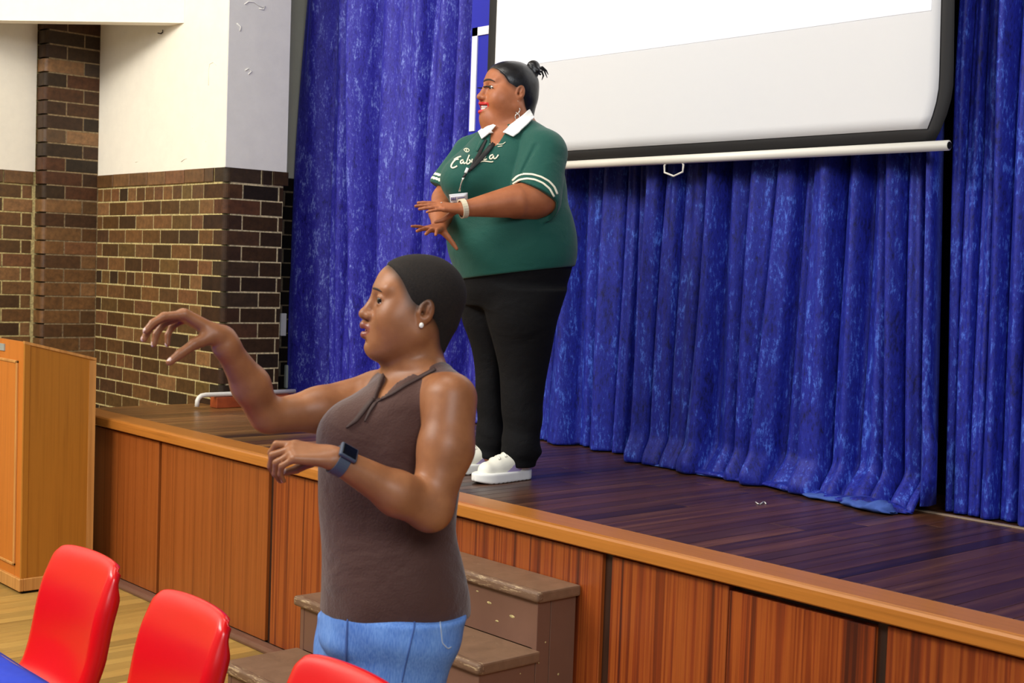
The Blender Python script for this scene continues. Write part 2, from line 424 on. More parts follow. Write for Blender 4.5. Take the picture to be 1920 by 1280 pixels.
# floorboards running to the back
x = XE+0.001; i = 0
while x < 1.15:
    wd = random.choice([0.062, 0.062, 0.07, 0.085])
    yend = YE if x > XB+0.02 else 3.655
    cut = 3.037+random.choice([0.5, 0.75, 0.95, 1.1])
    for ya, yb in ((3.0365, cut), (cut+0.001, yend)):
        if yb-ya < 0.05: continue
        bm = bmesh.new(); box_bm(bm, (0, 0, -0.014), (wd-0.0015, yb-ya-0.0005, 0), 0.0012)
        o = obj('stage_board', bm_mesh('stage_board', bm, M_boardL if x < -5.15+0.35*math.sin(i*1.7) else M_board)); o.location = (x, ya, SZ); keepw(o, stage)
    x += wd; i += 1
box('stage_rear_floor', (-6.4, YE, SZ-0.014), (1.15, 5.5, SZ-0.002), M_black, stage)
# front panels
PT = SZ-0.062
def panel(x0, x1, mat, top=PT, y=2.93): return box('front_panel', (x0, y, 0.028), (x1, y+0.03, top), mat, stage, 0.002)
panel(-6.66, -5.738, M_panelL); panel(-5.711, -5.2325, M_panelL); panel(-5.2305, -4.765, M_panelL)
panel(-4.727, -2.83, M_panelR); panel(-2.79, -2.338, M_panelR); panel(-2.335, -1.865, M_panelR, PT-0.012); panel(-1.83, -0.9, M_panelR); panel(-0.897, 1.2, M_panelR)
tp = box('end_panel', (-6.672, 2.94, 0.0), (-6.66, 3.65, SZ-0.014), M_panelL, stage)
for x0, x1 in ((-5.738, -5.711), (-4.765, -4.727), (-2.83, -2.79), (-1.865, -1.83)): box('batten', (x0, 2.945, 0.02), (x1, 2.957, PT+0.012), M_panelLine, stage)
bm = bmesh.new(); box_bm(bm, (-6.66, 2.878, 0.0), (-3.93, 2.94, 0.026), 0.012, 2)
k = obj('skirting', bm_mesh('skirting', bm, M_stepside)); keepw(k, stage)
bm = bmesh.new(); box_bm(bm, (-2.90, 2.878, 0.0), (1.2, 2.94, 0.026), 0.012, 2)
k = obj('skirting', bm_mesh('skirting', bm, M_stepside)); keepw(k, stage)
box('track_strip', (-3.4, 4.205, SZ-0.002), (1.15, 4.225, SZ+0.004), plain('metal_track', (150, 130, 110), 0.4), stage)

# steps
st = thing('wooden_steps', 'chipped brown-painted wooden steps against the stage front', 'steps', (-3.41, 2.7, 0))
SX0, SX1 = -3.91, -2.915
treads = [(0.635, 2.742), (0.452, 2.515), (0.268, 2.235)]
prevy = 2.927
for i, (tz, ty) in enumerate(treads):
    back = 2.927 if i == 0 else treads[i-1][1]+0.022
    bm = bmesh.new(); box_bm(bm, (SX0, ty+0.012, tz-0.034), (SX1, back, tz), 0.006, 2)
    t = obj('tread', bm_mesh('tread', bm, M_step)); keepw(t, st)
    bm = bmesh.new(); box_bm(bm, (SX0-0.001, ty, tz-0.033), (SX1+0.001, ty+0.03, tz+0.0008), 0.011, 3)
    t = obj('tread_edge', bm_mesh('tread_edge', bm, M_edge, True)); keepw(t, st)
    lo = treads[i+1][0] if i < 2 else 0.0
    box('riser', (SX0+0.02, ty+0.022, lo), (SX1-0.02, ty+0.04, tz-0.034), M_stepside, st, 0.001)
    # solid side boards
    for sx in (SX0+0.018, SX1-0.04):
        if i == 0:
            box('side_board', (sx, ty+0.02, 0.0), (sx+0.022, ty+0.075, tz-0.034), M_stepside, st, 0.0015)
            box('side_board', (sx, ty+0.077, 0.0), (sx+0.022, 2.925, tz-0.034), M_stepside, st, 0.0015)
        else:
            box('side_board', (sx, ty+0.02, 0.0), (sx+0.022, treads[i-1][1]+0.018, tz-0.034), M_stepside, st, 0.0015)
for k_, (cy_p, cz_p, s_) in enumerate(((2.80, .47, .0035), (2.775, .41, .0030), (2.86, .36, .0045), (2.70, .39, .0026), (2.66, .26, .003), (2.82, .30, .002))):
    bm = bmesh.new(); bmesh.ops.create_cone(bm, segments=7, radius1=s_, radius2=s_*.6, depth=0.0012, cap_ends=True)
    bmesh.ops.rotate(bm, verts=bm.verts, cent=(0, 0, 0), matrix=Matrix.Rotation(math.pi/2, 3, 'Y')); bmesh.ops.translate(bm, verts=bm.verts, vec=(SX1-0.0178, cy_p, cz_p))
    keepw(obj('paint_chip', bm_mesh('paint_chip', bm, M_mortar)), st)
for k_, (cx_p, cz_p, s_) in enumerate(((-3.40, .58, .004), (-3.33, .565, .005), (-3.22, .575, .004), (-3.16, .55, .007), (-3.05, .53, .008), (-3.12, .50, .005))):
    bm = bmesh.new(); bmesh.ops.create_cone(bm, segments=8, radius1=s_, radius2=s_*.6, depth=0.0012, cap_ends=True)
    bmesh.ops.rotate(bm, verts=bm.verts, cent=(0, 0, 0), matrix=Matrix.Rotation(math.pi/2, 3, 'X')); bmesh.ops.scale(bm, verts=bm.verts, vec=(1.6, 1, .6)); bmesh.ops.translate(bm, verts=bm.verts, vec=(cx_p, 2.742+0.0212, cz_p))
    keepw(obj('paint_chip', bm_mesh('paint_chip', bm, M_mortar)), st)

# ================================================================== LECTERN
lc = thing('lectern', 'tall oak-veneer lectern standing in front of the stage corner', 'lectern', (-6.5, 2.63, 0))
lx0, lx1, ly0, ly1 = -6.80, -6.18, 2.46, 2.812
def prism_yz(name, x0, x1, yz, mat, parent):
    n = len(yz); V = [(x0, y, z) for y, z in yz]+[(x1, y, z) for y, z in yz]
    Fc = [(i, n+i, n+(i+1) % n, (i+1) % n) for i in range(n)]+[tuple(range(n)), tuple(range(n, 2*n))[::-1]]
    return keepw(obj(name, mesh_from(name, V, Fc, mat)), parent)
prism_yz('side_panel', lx1-0.02, lx1, [(ly0+0.02, 0.07), (ly1, 0.07), (ly1, 1.105), (ly0+0.02, 1.188)], M_lect, lc)
prism_yz('side_panel', lx0, lx0+0.02, [(ly0+0.02, 0.07), (ly1, 0.07), (ly1, 1.105), (ly0+0.02, 1.188)], M_lect, lc)
prism_yz('sloping_top', lx0+0.005, lx1-0.001, [(ly0+0.02, 1.160), (ly1-0.01, 1.08), (ly1-0.01, 1.098), (ly0+0.02, 1.178)], M_lect, lc)
prism_yz('top_edge', lx1-0.016, lx1+0.004, [(ly0+0.0, 1.184), (ly1+0.002, 1.1), (ly1+0.002, 1.112), (ly0+0.0, 1.197)], M_lect_t, lc)
box('back_post', (lx1-0.012, ly1-0.032, 0.07), (lx1+0.003, ly1+0.002, 1.10), M_lect_t, lc)
box('front_post', (lx1-0.01, ly0+0.0, 0.07), (lx1+0.003, ly0+0.03, 1.186), M_lect, lc, 0.002)
box('front_panel', (lx0, ly0+0.004, 0.07), (lx1-0.002, ly0+0.024, 1.19), M_lect_f, lc)
box('back_panel', (lx0+0.02, ly1-0.02, 0.07), (lx1-0.02, ly1, 0.6), M_lect, lc)
mx0, mx1, mz0, mz1 = lx0+0.075, lx1-0.075, 0.12, 1.10
box('raised_panel', (mx0+0.012, ly0-0.001, mz0+0.012), (mx1-0.012, ly0+0.006, mz1-0.012), M_lect_f, lc)
for lo, hi in (((mx0, ly0-0.006, mz0), (mx0+0.014, ly0+0.006, mz1)), ((mx1-0.014, ly0-0.006, mz0), (mx1, ly0+0.006, mz1)), ((mx0, ly0-0.006, mz1-0.014), (mx1, ly0+0.006, mz1)), ((mx0, ly0-0.006, mz0), (mx1, ly0+0.006, mz0+0.014))):
    box('moulding', lo, hi, M_lect_t, lc, 0.003)
for lo, hi in (((lx0-0.01, ly0-0.012, 0.012), (lx1+0.012, ly0+0.012, 0.072)), ((lx1-0.004, ly0+0.012, 0.012), (lx1+0.012, ly1+0.012, 0.072)), ((lx0-0.01, ly0+0.012, 0.012), (lx0+0.004, ly1+0.012, 0.072))):
    box('base_trim', lo, hi, M_lect_t, lc, 0.003)
box('plinth', (lx0+0.01, ly0+0.01, 0.0), (lx1-0.005, ly1, 0.02), M_dark, lc)
box('name_plate', (lx0+0.15, ly0-0.002, 1.135), (lx1-0.245, ly0+0.005, 1.168), M_socket, lc)

# ================================================================== SOCKET, STRIP, PIPE, BLOCK
a = on_x(519.5, 587, XR); b = on_x(529, 630, XR)
tag(box('switch_cover_strip', (XR+0.006, 4.286, 1.17), (XR+0.022, 4.325, 1.305), M_plastic, None, 0.003), 'white plastic strip on the dark brick wall beside the blue curtain', 'switch')
so = thing('socket_outlet', 'grey double socket plate low on dark bricks beside the curtain', 'socket', (XR+0.01, 4.42, 0.92))
pl0 = on_x(531, 684, XR); pl1 = on_x(568, 727, XR)
box('plate', (XR+0.008, 4.325, 0.855), (XR+0.035, 4.505, 0.995), M_socket, so, 0.004)
for cy in (4.385, 4.455):
    for dy, dz in ((0, 0.028), (-0.013, -0.005), (0.013, -0.005)):
        bm = bmesh.new(); bmesh.ops.create_cone(bm, segments=10, radius1=0.0038, radius2=0.0038, depth=0.004, cap_ends=True)
        bmesh.ops.rotate(bm, verts=bm.verts, cent=(0, 0, 0), matrix=Matrix.Rotation(math.pi/2, 3, 'Y'))
        bmesh.ops.translate(bm, verts=bm.verts, vec=(XR+0.0355, cy+dy, 0.925+dz))
        keepw(obj('socket_hole', bm_mesh('socket_hole', bm, M_dark)), so)
pp = tube('white_pipe', [(-6.415, 3.49, SZ+0.013), (-6.415, 3.492, SZ+0.045), (-6.415, 3.50, SZ+0.06), (-6.415, 3.515, SZ+0.071), (-6.415, 3.54, SZ+0.075), (-6.415, 3.8, SZ+0.075), (-6.415, 4.10, SZ+0.077)], 0.0125, M_rod, None, 14)
tag(pp, 'bent white pipe lying over a terracotta block at the brick pier', 'pipe')
bm = bmesh.new(); box_bm(bm, (-6.473, 3.60, SZ+0.001), (-6.40, 4.08, SZ+0.06), 0.004, 2)
tag(obj('terracotta_block', bm_mesh('terracotta_block', bm, M_terr)), 'long terracotta block on the stage floor under the white pipe', 'block')
cu = [(1417, 941), (1421, 944), (1425, 945), (1428, 943), (1431, 940.5), (1434, 941), (1436, 944)]
tag(tube('string_scrap', [on_z(x, y, SZ+0.003) for x, y in cu], 0.0022, M_plastic, None, 6), 'tiny curl of white string on the dark stage boards', 'scrap')

# ================================================================== CURTAINS
def curtain(name, label, folds, Y, zt, mat, amp, par=None, hemfn=None, edge=None, nz=90, per=14, shift=None, group=None):
    """folds: list of (px at py0, px at py1, depth scale); py0,py1 reference rows"""
    (py0, py1) = shift
    cols = []
    for f in folds:
        A = on_y(f[0], py0, Y); B = on_y(f[1], py1, Y)
        cols.append((A[0], A[2], B[0], B[2], f[2]))
    zs = np.concatenate([np.linspace(zt, SZ+0.25, nz-26, endpoint=False), np.linspace(SZ+0.25, SZ+0.006, 26)])
    V = []; ncol = None
    for z in zs:
        xs = []
        for c in cols:
            t = (c[1]-z)/(c[1]-c[3]); t = max(-0.25, min(t, 1.6)); xs.append(c[0]+(c[2]-c[0])*t)
        row = []
        for i in range(len(xs)-1):
            A = cols[i][4]; B = cols[i+1][4]
            for k in range(per):
                t = k/per; x = xs[i]+(xs[i+1]-xs[i])*t
                wv = abs(math.sin(math.pi*t))**0.55
                wdt = abs(xs[i+1]-xs[i])
                dep = amp*min(1.0, wdt/0.14)*(0.7+0.5*math.sin(i*2.3+1))
                y = Y - dep*wv + 0.012*math.sin(t*math.pi*3+i+z*1.3)*min(1, wdt/0.12)
                y += amp*0.6*(1-abs(math.sin(math.pi*t)))**6*(A*(1-t)+B*t)
                y += 0.012*math.sin(z*2.1+i*1.7)
                row.append((x, y))
        row.append((xs[-1], Y)); ncol = len(row)
        for j, (x, y) in enumerate(row):
            zz = z
            if hemfn: x, y, zz = hemfn(x, y, z, j/(ncol-1))
            V.append((x, y, zz))
    V = np.array(V); n = len(zs); idx = np.arange(n*ncol).reshape(n, ncol)
    Fc = np.stack([idx[:-1, :-1], idx[1:, :-1], idx[1:, 1:], idx[:-1, 1:]], -1).reshape(-1, 4)
    me = mesh_from(name, V, Fc, mat, smooth=True)
    o = obj(name, me)
    md = o.modifiers.new('thickness', 'SOLIDIFY'); md.thickness = 0.006; md.offset = 0
    return o
# left curtain
fL = [(598, 566, 0.6), (641, 634, 1.0), (672, 657, 1.6), (684, 680, 0.6), (719, 708, 1.4), (770, 747, 1.3), (800, 770, .5), (822, 792, 1.2), (849, 818, 1.2), (880, 850, 0.6), (910, 886, 1.3), (922, 915, 1.0)]
cl = thing('stage_curtain', 'blue crushed-velvet stage curtain beside the brick pier, left of the green-shirted woman', 'curtain', tuple(on_z(745, 800, SZ)))
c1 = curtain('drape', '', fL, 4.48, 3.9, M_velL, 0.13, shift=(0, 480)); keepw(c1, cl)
# smooth selvedge strip along its outer edge
V = []
for z in np.linspace(3.9, SZ+0.01, 30):
    A = on_y(598, 0, 4.42); B = on_y(566, 480, 4.42); t = (A[2]-z)/(A[2]-B[2]); x = A[0]+(B[0]-A[0])*min(t, 1.15)
    V += [(x-0.022, 4.40, z), (x+0.02, 4.335, z), (x+0.055, 4.345, z)]
idx = np.arange(90).reshape(30, 3)
Fc = np.stack([idx[:-1, :-1], idx[1:, :-1], idx[1:, 1:], idx[:-1, 1:]], -1).reshape(-1, 4)
o = obj('selvedge', mesh_from('selvedge', V, Fc, M_selvedge, smooth=True)); keepw(o, cl)
md = o.modifiers.new('t', 'SOLIDIFY'); md.thickness = 0.004
# middle curtain (behind the woman up to the dark overlap)
fM = [(958, 946, 1), (1000, 985, 1), (1030, 1012, .8), (1076, 1040, .8), (1108, 1085, .6), (1140, 1110, 1.3), (1186, 1158, 1.4), (1206, 1178, 1), (1226, 1200, .8)]
cm = thing('stage_curtain', 'narrow deep-blue velvet curtain right behind the green-shirted woman', 'curtain', tuple(on_z(1100, 850, SZ)))
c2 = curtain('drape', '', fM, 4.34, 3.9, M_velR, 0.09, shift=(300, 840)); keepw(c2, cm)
# right big curtain, folds dragged to the lower left, puddled hem
fR = [(1236, 1196, .4), (1262, 1228, 1.4), (1290, 1262, .6), (1346, 1302, 1.2), (1378, 1345, .5), (1420, 1385, 1.3), (1478, 1425, .6), (1520, 1470, .8), (1548, 1516, 1.2), (1600, 1575, 1.4), (1640, 1612, .6), (1678, 1664, 1.3), (1712, 1700, 1.5), (1740, 1735, .6), (1763, 1750, .5)]
def hemR(x, y, z, u):
    h = z-SZ
    if h < 0.14:
        k = (0.14-h)/0.14
        sw = 0.045+0.055*u
        y = y-sw*math.sin(k*math.pi*0.5)**2
        y = y*1.0
        fl = 1-k**3*0.55
        y = (4.2-sw)*(1-fl)+y*fl if k > 0 else y
    return x, y, z
cr = thing('stage_curtain', 'wide deep-blue velvet curtain below the projector screen with puddled hem', 'curtain', tuple(on_z(1480, 900, SZ)))
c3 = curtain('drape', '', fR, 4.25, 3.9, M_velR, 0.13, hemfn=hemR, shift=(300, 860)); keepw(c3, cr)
# puddled lining at the hem
def hem_roll(x0, x1, ya, yb, r0, r1, mat, name, par):
    V = []; n = 70; m = 12
    for i in range(n):
        t = i/(n-1); x = x0+(x1-x0)*t
        taper = min(1, t/0.12+0.15)*min(1, (1-t)/0.05+0.25)
        r = (r0+(r1-r0)*t**1.5)*taper*(1+0.18*math.sin(t*23)+0.12*math.sin(t*51+1))
        yc = ya+(yb-ya)*t+0.012*math.sin(t*14)+0.006*math.sin(t*37)
        for k in range(m):
            a = 2*math.pi*k/m; V.append((x+0.01*math.sin(a*3+t*9), yc+r*1.9*math.cos(a), SZ+0.002+r*0.62+r*0.6*math.sin(a)*(1+0.2*math.sin(3*a+t*30))))
    idx = np.arange(n*m).reshape(n, m); nx = np.roll(idx, -1, 1)
    Fc = np.stack([idx[:-1], nx[:-1], nx[1:], idx[1:]], -1).reshape(-1, 4)
    return keepw(obj(name, mesh_from(name, V, Fc, mat, smooth=True)), par)
hem_roll(-3.95, -2.50, 4.21, 4.095, 0.014, 0.026, M_velR, 'hem_fold', cr)
hem_roll(-3.05, -2.53, 4.12, 4.045, 0.010, 0.030, M_lining, 'hem_lining', cr)
hem_roll(-3.92, -3.35, 4.19, 4.15, 0.006, 0.010, M_lining, 'hem_lining', cr)
V = []
for z in np.linspace(3.9, SZ+0.03, 30):
    A = on_y(1763, 300, 4.2); B = on_y(1752, 860, 4.2); t = (A[2]-z)/(A[2]-B[2]); x = A[0]+(B[0]-A[0])*max(-.2, min(t, 1.1))
    bl = 0.035*math.exp(-((z-1.0)/0.12)**2)
    V += [(x-0.03, 4.165, z), (x-0.012+bl*.4, 4.13, z), (x+0.0+bl, 4.165, z), (x-.005, 4.23, z)]
idx = np.arange(120).reshape(30, 4)
Fc = np.stack([idx[:-1, :-1], idx[1:, :-1], idx[1:, 1:], idx[:-1, 1:]], -1).reshape(-1, 4)
o = obj('selvedge', mesh_from('selvedge', V, Fc, M_velR, smooth=True)); keepw(o, cr)
md = o.modifiers.new('t', 'SOLIDIFY'); md.thickness = 0.004
# far right curtain
fX = [(1797, 1777, .6), (1818, 1795, .7), (1842, 1822, .8), (1872, 1848, 1.5), (1905, 1876, .8), (1940, 1915, 1.3), (1990, 1960, 1), (2040, 2010, 1), (2100, 2075, 1.2), (2180, 2150, 1), (2300, 2270, 1), (2500, 2460, 1)]
cx = thing('stage_curtain', 'blue velvet curtain at the right picture edge beyond the dark gap', 'curtain', tuple(on_z(1900, 975, SZ)))
c4 = curtain('drape', '', fX, 4.29, 3.9, M_velR, 0.13, shift=(300, 900)); keepw(c4, cx)
struct(box('wall_curtain_backing', (-6.3, 4.9, SZ), (1.1, 4.92, 4.2), M_black))

# ================================================================== BANNER behind the screen
bn = thing('blue_banner', 'plain blue banner with a white outline, showing between curtain and screen', 'banner', (-4.8, 4.2, 1.6))
box('banner_sheet', (-5.10, 4.215, 1.60), (-4.70, 4.222, 3.6), M_banner, bn)
lt = 0.045
for lo, hi in (((-5.085, 4.208, 2.28), (-5.045, 4.2155, 2.78)), ((-5.085, 4.208, 2.74), (-4.74, 4.2155, 2.78)), ((-4.78, 4.208, 2.28), (-4.74, 4.2155, 2.74))):
    box('white_line', lo, hi, M_bannerw, bn)
box('banner_rod', (-5.11, 4.208, 1.585), (-4.69, 4.229, 1.606), M_chrome, bn)

# ================================================================== PROJECTION SCREEN
sn = thing('projection_screen', 'pull-down projector screen with black border hanging before the blue curtains', 'screen', (-3.59, 4.05, 2.08))
YS = 4.05
def edge_x(z, outer):
    # side edges curl in slightly close to the bottom bar
    k = max(0.0, (2.30-z)/0.17); off = 0.034*min(1.3, k)**2
    L = (-4.768 if outer else -4.712)+off*0.35; R = (-2.404 if outer else -2.449)-off
    return L, R
def sheet(name, z0, z1, outer, y, mat, xl=None):
    zs = np.linspace(z0, z1, 40); xsn = 60; V = []
    for z in zs:
        L, R = edge_x(z, outer)
        if xl: L = xl[0]; R = min(R, xl[1])
        for j in range(xsn):
            t = j/(xsn-1); x = L+(R-L)*t
            cur = 0.03*max(0, (x+2.62)/0.2)**2*max(0, min(1, (2.75-z)/0.5)) + 0.006*math.sin(x*2.2+z)
            V.append((x, y+cur, z))
    idx = np.arange(40*xsn).reshape(40, xsn)
    Fc = np.stack([idx[:-1, :-1], idx[:-1, 1:], idx[1:, 1:], idx[1:, :-1]], -1).reshape(-1, 4)
    o = keepw(obj(name, mesh_from(name, V, Fc, mat, smooth=True)), sn)
    md = o.modifiers.new('t', 'SOLIDIFY'); md.thickness = 0.002
    return o
sheet('border', 2.085, 3.95, True, YS, M_screenb)
sheet('screen_fabric', 2.133, 3.85, False, YS-0.004, M_screenw)
sheet('projected_image', 2.527, 3.75, False, YS-0.0065, M_lit, (-4.705, -2.482))
tube('bottom_bar', [(-4.80, YS, 2.072), (-2.39, YS, 2.072)], 0.0175, M_rod, sn, 18)
bm = bmesh.new(); bmesh.ops.create_cone(bm, segments=16, radius1=0.012, radius2=0.012, depth=0.004, cap_ends=True)
bmesh.ops.rotate(bm, verts=bm.verts, cent=(0, 0, 0), matrix=Matrix.Rotation(math.pi/2, 3, 'Y')); bmesh.ops.translate(bm, verts=bm.verts, vec=(-2.389, YS, 2.072))
keepw(obj('bar_end', bm_mesh('bar_end', bm, M_dark)), sn)
tube('pull_handle', [(-3.645, YS, 2.058), (-3.652, YS, 2.05), (-3.65, YS, 2.022), (-3.60, YS, 2.006), (-3.553, YS, 2.022), (-3.551, YS, 2.05), (-3.558, YS, 2.058)], 0.0042, M_rod, sn, 8)
tube('top_case', [(-4.85, YS, 3.98), (-2.33, YS, 3.98)], 0.05, M_rod, sn, 16)

# ================================================================== TABLE, CHAIRS
tb = thing('table', 'long table under a royal blue cloth in the lower left corner', 'table', (-2.9, 0.72, 0))
bm = bmesh.new(); box_bm(bm, (-4.4, 0.35, 0.715), (-1.0, 1.085, 0.745), 0.004); keepw(obj('tabletop', bm_mesh('tabletop', bm, M_lect)), tb)
for x_ in (-4.3, -1.1):
    for y_ in (0.42, 1.02): tube('leg', [(x_, y_, 0), (x_, y_, 0.715)], 0.016, M_chrome, tb, 10)
# cloth: draped sheet with hanging sides
def cloth():
    nx, ny = 90, 40; V = []
    x0, x1, y0, y1 = -4.4, -1.0, 0.35, 1.085; ov = 0.22
    for i in range(nx):
        for j in range(ny):
            u = x0-ov+(x1-x0+2*ov)*i/(nx-1); v = y0-ov+(y1-y0+2*ov)*j/(ny-1)
            dx = max(x0-u, 0, u-x1); dy = max(y0-v, 0, v-y1)
            z = 0.7495-(dx+dy)*0.97
            X = min(max(u, x0-0.006), x1+0.006); Y = min(max(v, y0-0.006), y1+0.004)
            if dx > 0: X += (0.012+0.02*math.sin(v*28))*(dx/ov)*(1 if u > x1 else -1)
            if dy > 0: Y += (0.012+0.018*math.sin(u*26))*(dy/ov)*(1 if v > y1 else -1)
            if dx == 0 and dy == 0: z += 0.0012*math.sin(u*19+v*7)
            V.append((X, Y, z))
    idx = np.arange(nx*ny).reshape(nx, ny)
    Fc = np.stack([idx[:-1, :-1], idx[1:, :-1], idx[1:, 1:], idx[:-1, 1:]], -1).reshape(-1, 4)
    o = obj('tablecloth', mesh_from('tablecloth', V, Fc, M_blue, smooth=True))
    md = o.modifiers.new('t', 'SOLIDIFY'); md.thickness = 0.0015; md.offset = 1
    tag(o, 'royal blue cloth covering the table in the lower left corner', 'tablecloth'); return o
cloth()
def chair_shell():
    # path (y,z) from seat front to the top of the back; y=0 is the back plane at top
    path = [(-0.46, 0.415), (-0.45, 0.44), (-0.42, 0.452), (-0.30, 0.445), (-0.20, 0.44), (-0.13, 0.447), (-0.095, 0.475), (-0.078, 0.52), (-0.066, 0.58), (-0.052, 0.65), (-0.035, 0.71), (-0.018, 0.755), (-0.006, 0.782), (0.004, 0.797), (0.012, 0.8015), (0.020, 0.799), (0.024, 0.792)]
    P = []
    for i in range(len(path)-1):
        for k in range(4):
            t = k/4; p0 = path[max(i-1, 0)]; p1 = path[i]; p2 = path[i+1]; p3 = path[min(i+2, len(path)-1)]
            P.append(tuple(0.5*((2*p1[c])+(-p0[c]+p2[c])*t+(2*p0[c]-5*p1[c]+4*p2[c]-p3[c])*t*t+(-p0[c]+3*p1[c]-3*p2[c]+p3[c])*t**3) for c in (0, 1)))
    P.append(path[-1]); n = len(P); m = 41; V = []
    for i, (y, z) in enumerate(P):
        a = P[max(i-1, 0)]; b = P[min(i+1, n-1)]; ty, tz = b[0]-a[0], b[1]-a[1]; L = math.hypot(ty, tz); ny, nz = tz/L, -ty/L
        if y > -0.06 and z > 0.60:
            k_ = min(1, (z-0.60)/0.12); ny = ny*(1-k_)+0.93*k_; nz = nz*(1-k_)-0.36*k_; L_ = math.hypot(ny, nz); ny /= L_; nz /= L_
        if y > 0.003 and z > 0.7: ny, nz = 0.93, -0.36
        # normal pointing backwards/down
        back = min(1, max(0, (z-0.46)/0.1)) if y > -0.14 else 0
        hw = 0.205+0.006*back
        if z > 0.70 and y > -0.06:
            k = (z-0.70)/0.1; hw -= 0.013*k+0.012*max(0, k-0.8)/0.2
        for j in range(m):
            u = -1+2*j/(m-1); au = abs(u); x = u*hw
            fl = max(0, (au-0.80)/0.20)
            kz = min(1, max(0, (z-0.715)/0.07)); kz = kz*kz*(3-2*kz)
            drop = (0.036+0.012*back)*fl**1.7*(1-0.55*kz if y > -0.06 else 1)
            if y > 0.003: yb = 0.003+(y-0.003)*(1-min(1, fl*1.6)); zb_ = z if z > 0.797 else 0.797+(z-0.797)*(1-fl)
            else: yb = y; zb_ = z
            x -= math.copysign(1, u)*hw*0.10*max(0, fl-0.35)/0.65*fl if fl > 0 else 0
            bow = 0.018*(1-u*u)*back         # back curves round the sitter
            topdrop = 0.017*back*max(0, (z-0.72)/0.08)*au**7 + 0.008*back*au*au*max(0, (z-.72)/.08)
            V.append((x, yb+ny*drop+bow*ny, zb_+nz*drop*1.0-topdrop))
    idx = np.arange(n*m).reshape(n, m)
    Fc = np.stack([idx[:-1, :-1], idx[:-1, 1:], idx[1:, 1:], idx[1:, :-1]], -1).reshape(-1, 4)
    return mesh_from('seat_shell', V, Fc, M_red, smooth=True)
shell_me = chair_shell()
leg_f = lambda s: [(s*0.17, -0.36, 0.432), (s*0.175, -0.38, 0.40), (s*0.2, -0.43, 0.0)]
leg_b = lambda s: [(s*0.17, -0.14, 0.432), (s*0.175, -0.12, 0.40), (s*0.2, 0.03, 0.0)]
legs = [tube_me('leg', f(s), 0.011, M_chrome, 10) for f in (leg_f, leg_b) for s in (-1, 1)]
for i, (X, Yc, rz, lab) in enumerate(((-3.432, 1.535, 0.03, 'red plastic chair nearest the lectern, leftmost of the three'),
                                 (-2.818, 1.518, -0.02, 'middle red plastic chair of the three beside the blue table'),
                                 (-2.155, 1.508, 0.0, 'red plastic chair in front of the woman in brown, only its top showing'))):
    ct = thing('plastic_chair', lab, 'chair', (X, Yc, 0), rz, 'red plastic chairs along the table')
    s = obj('seat_shell', shell_me, ct); md = s.modifiers.new('t', 'SOLIDIFY'); md.thickness = 0.005; md.offset = 0
    for me in legs: obj('leg', me, ct)

# ================================================================== SDF SCULPTING TOOLS
class Field:
    def __init__(s): s.pr = []
    def add(s, op, k, fn, lo, hi): s.pr.append((op, k, fn, np.array(lo, float), np.array(hi, float))); return s
    def copy(s): f = Field(); f.pr = list(s.pr); return f
def smin(a, b, k):
    if k <= 0: return np.minimum(a, b)
    h = np.maximum(k-np.abs(a-b), 0)/k; return np.minimum(a, b)-h*h*k*0.25
def smax(a, b, k): return -smin(-a, -b, k)
class Frame:
    """local frame: rows of M are local axes in the world, o its origin, s its scale"""
    def __init__(s, o, M, sc=1.0): s.o = np.array(o, float); s.M = np.array(M, float); s.s = sc
    def loc(s, p): return ((p-s.o)@s.M.T)/s.s
    def w(s, q): return s.o+(np.asarray(q, float)*s.s)@s.M
ID = Frame((0, 0, 0), np.eye(3))
def ell(F, op, k, c, r, fr=ID, rot=None):
    c = np.array(c, float); r = np.array(r, float); Rm = np.eye(3) if rot is None else rot
    def fn(p):
        q = (fr.loc(p)-c)@Rm.T; k0 = np.linalg.norm(q/r, axis=-1); k1 = np.linalg.norm(q/(r*r), axis=-1)+1e-9
        return k0*(k0-1)/k1*fr.s
    m = r.max()*fr.s; w_ = fr.w(c)
    return F.add(op, k, fn, w_-m, w_+m)
def cone(F, op, k, a, b, ra, rb, fr=ID, flat=None):
    """round cone between two balls; flat=(axis, factor) squashes it along a local axis"""
    a = fr.w(a); b = fr.w(b); ra *= fr.s; rb *= fr.s; ab = b-a; L2 = ab@ab+1e-12
    def fn(p):
        t = np.clip(((p-a)@ab)/L2, 0, 1); q = p-a-t[..., None]*ab
        if flat is not None:
            ax, f = flat; q = q+np.outer(q@ax, ax).reshape(q.shape)*(1/f-1) if q.ndim == 2 else q+((q@ax)[..., None]*ax)*(1/f-1)
        d = np.linalg.norm(q, axis=-1)-(ra+(rb-ra)*t)
        return d*(flat[1] if flat is not None else 1)
    m = max(ra, rb); return F.add(op, k, fn, np.minimum(a, b)-m, np.maximum(a, b)+m)
def bx(F, op, k, c, h, rd, fr=ID, rot=None):
    c = np.array(c, float); h = np.array(h, float)-rd; Rm = np.eye(3) if rot is None else rot
    def fn(p):
        q = np.abs((fr.loc(p)-c)@Rm.T)-h
        return (np.linalg.norm(np.maximum(q, 0), axis=-1)+np.minimum(q.max(-1), 0)-rd)*fr.s
    m = (np.linalg.norm(h)+rd)*fr.s; w_ = fr.w(c); return F.add(op, k, fn, w_-m, w_+m)
def plane(F, op, k, pt, n):
    """half space on the side the normal points away from is inside"""
    pt = np.array(pt, float); n = np.array(n, float); n /= np.linalg.norm(n)
    return F.add(op, k, lambda p: (p-pt)@n, (-99,)*3, (99,)*3)
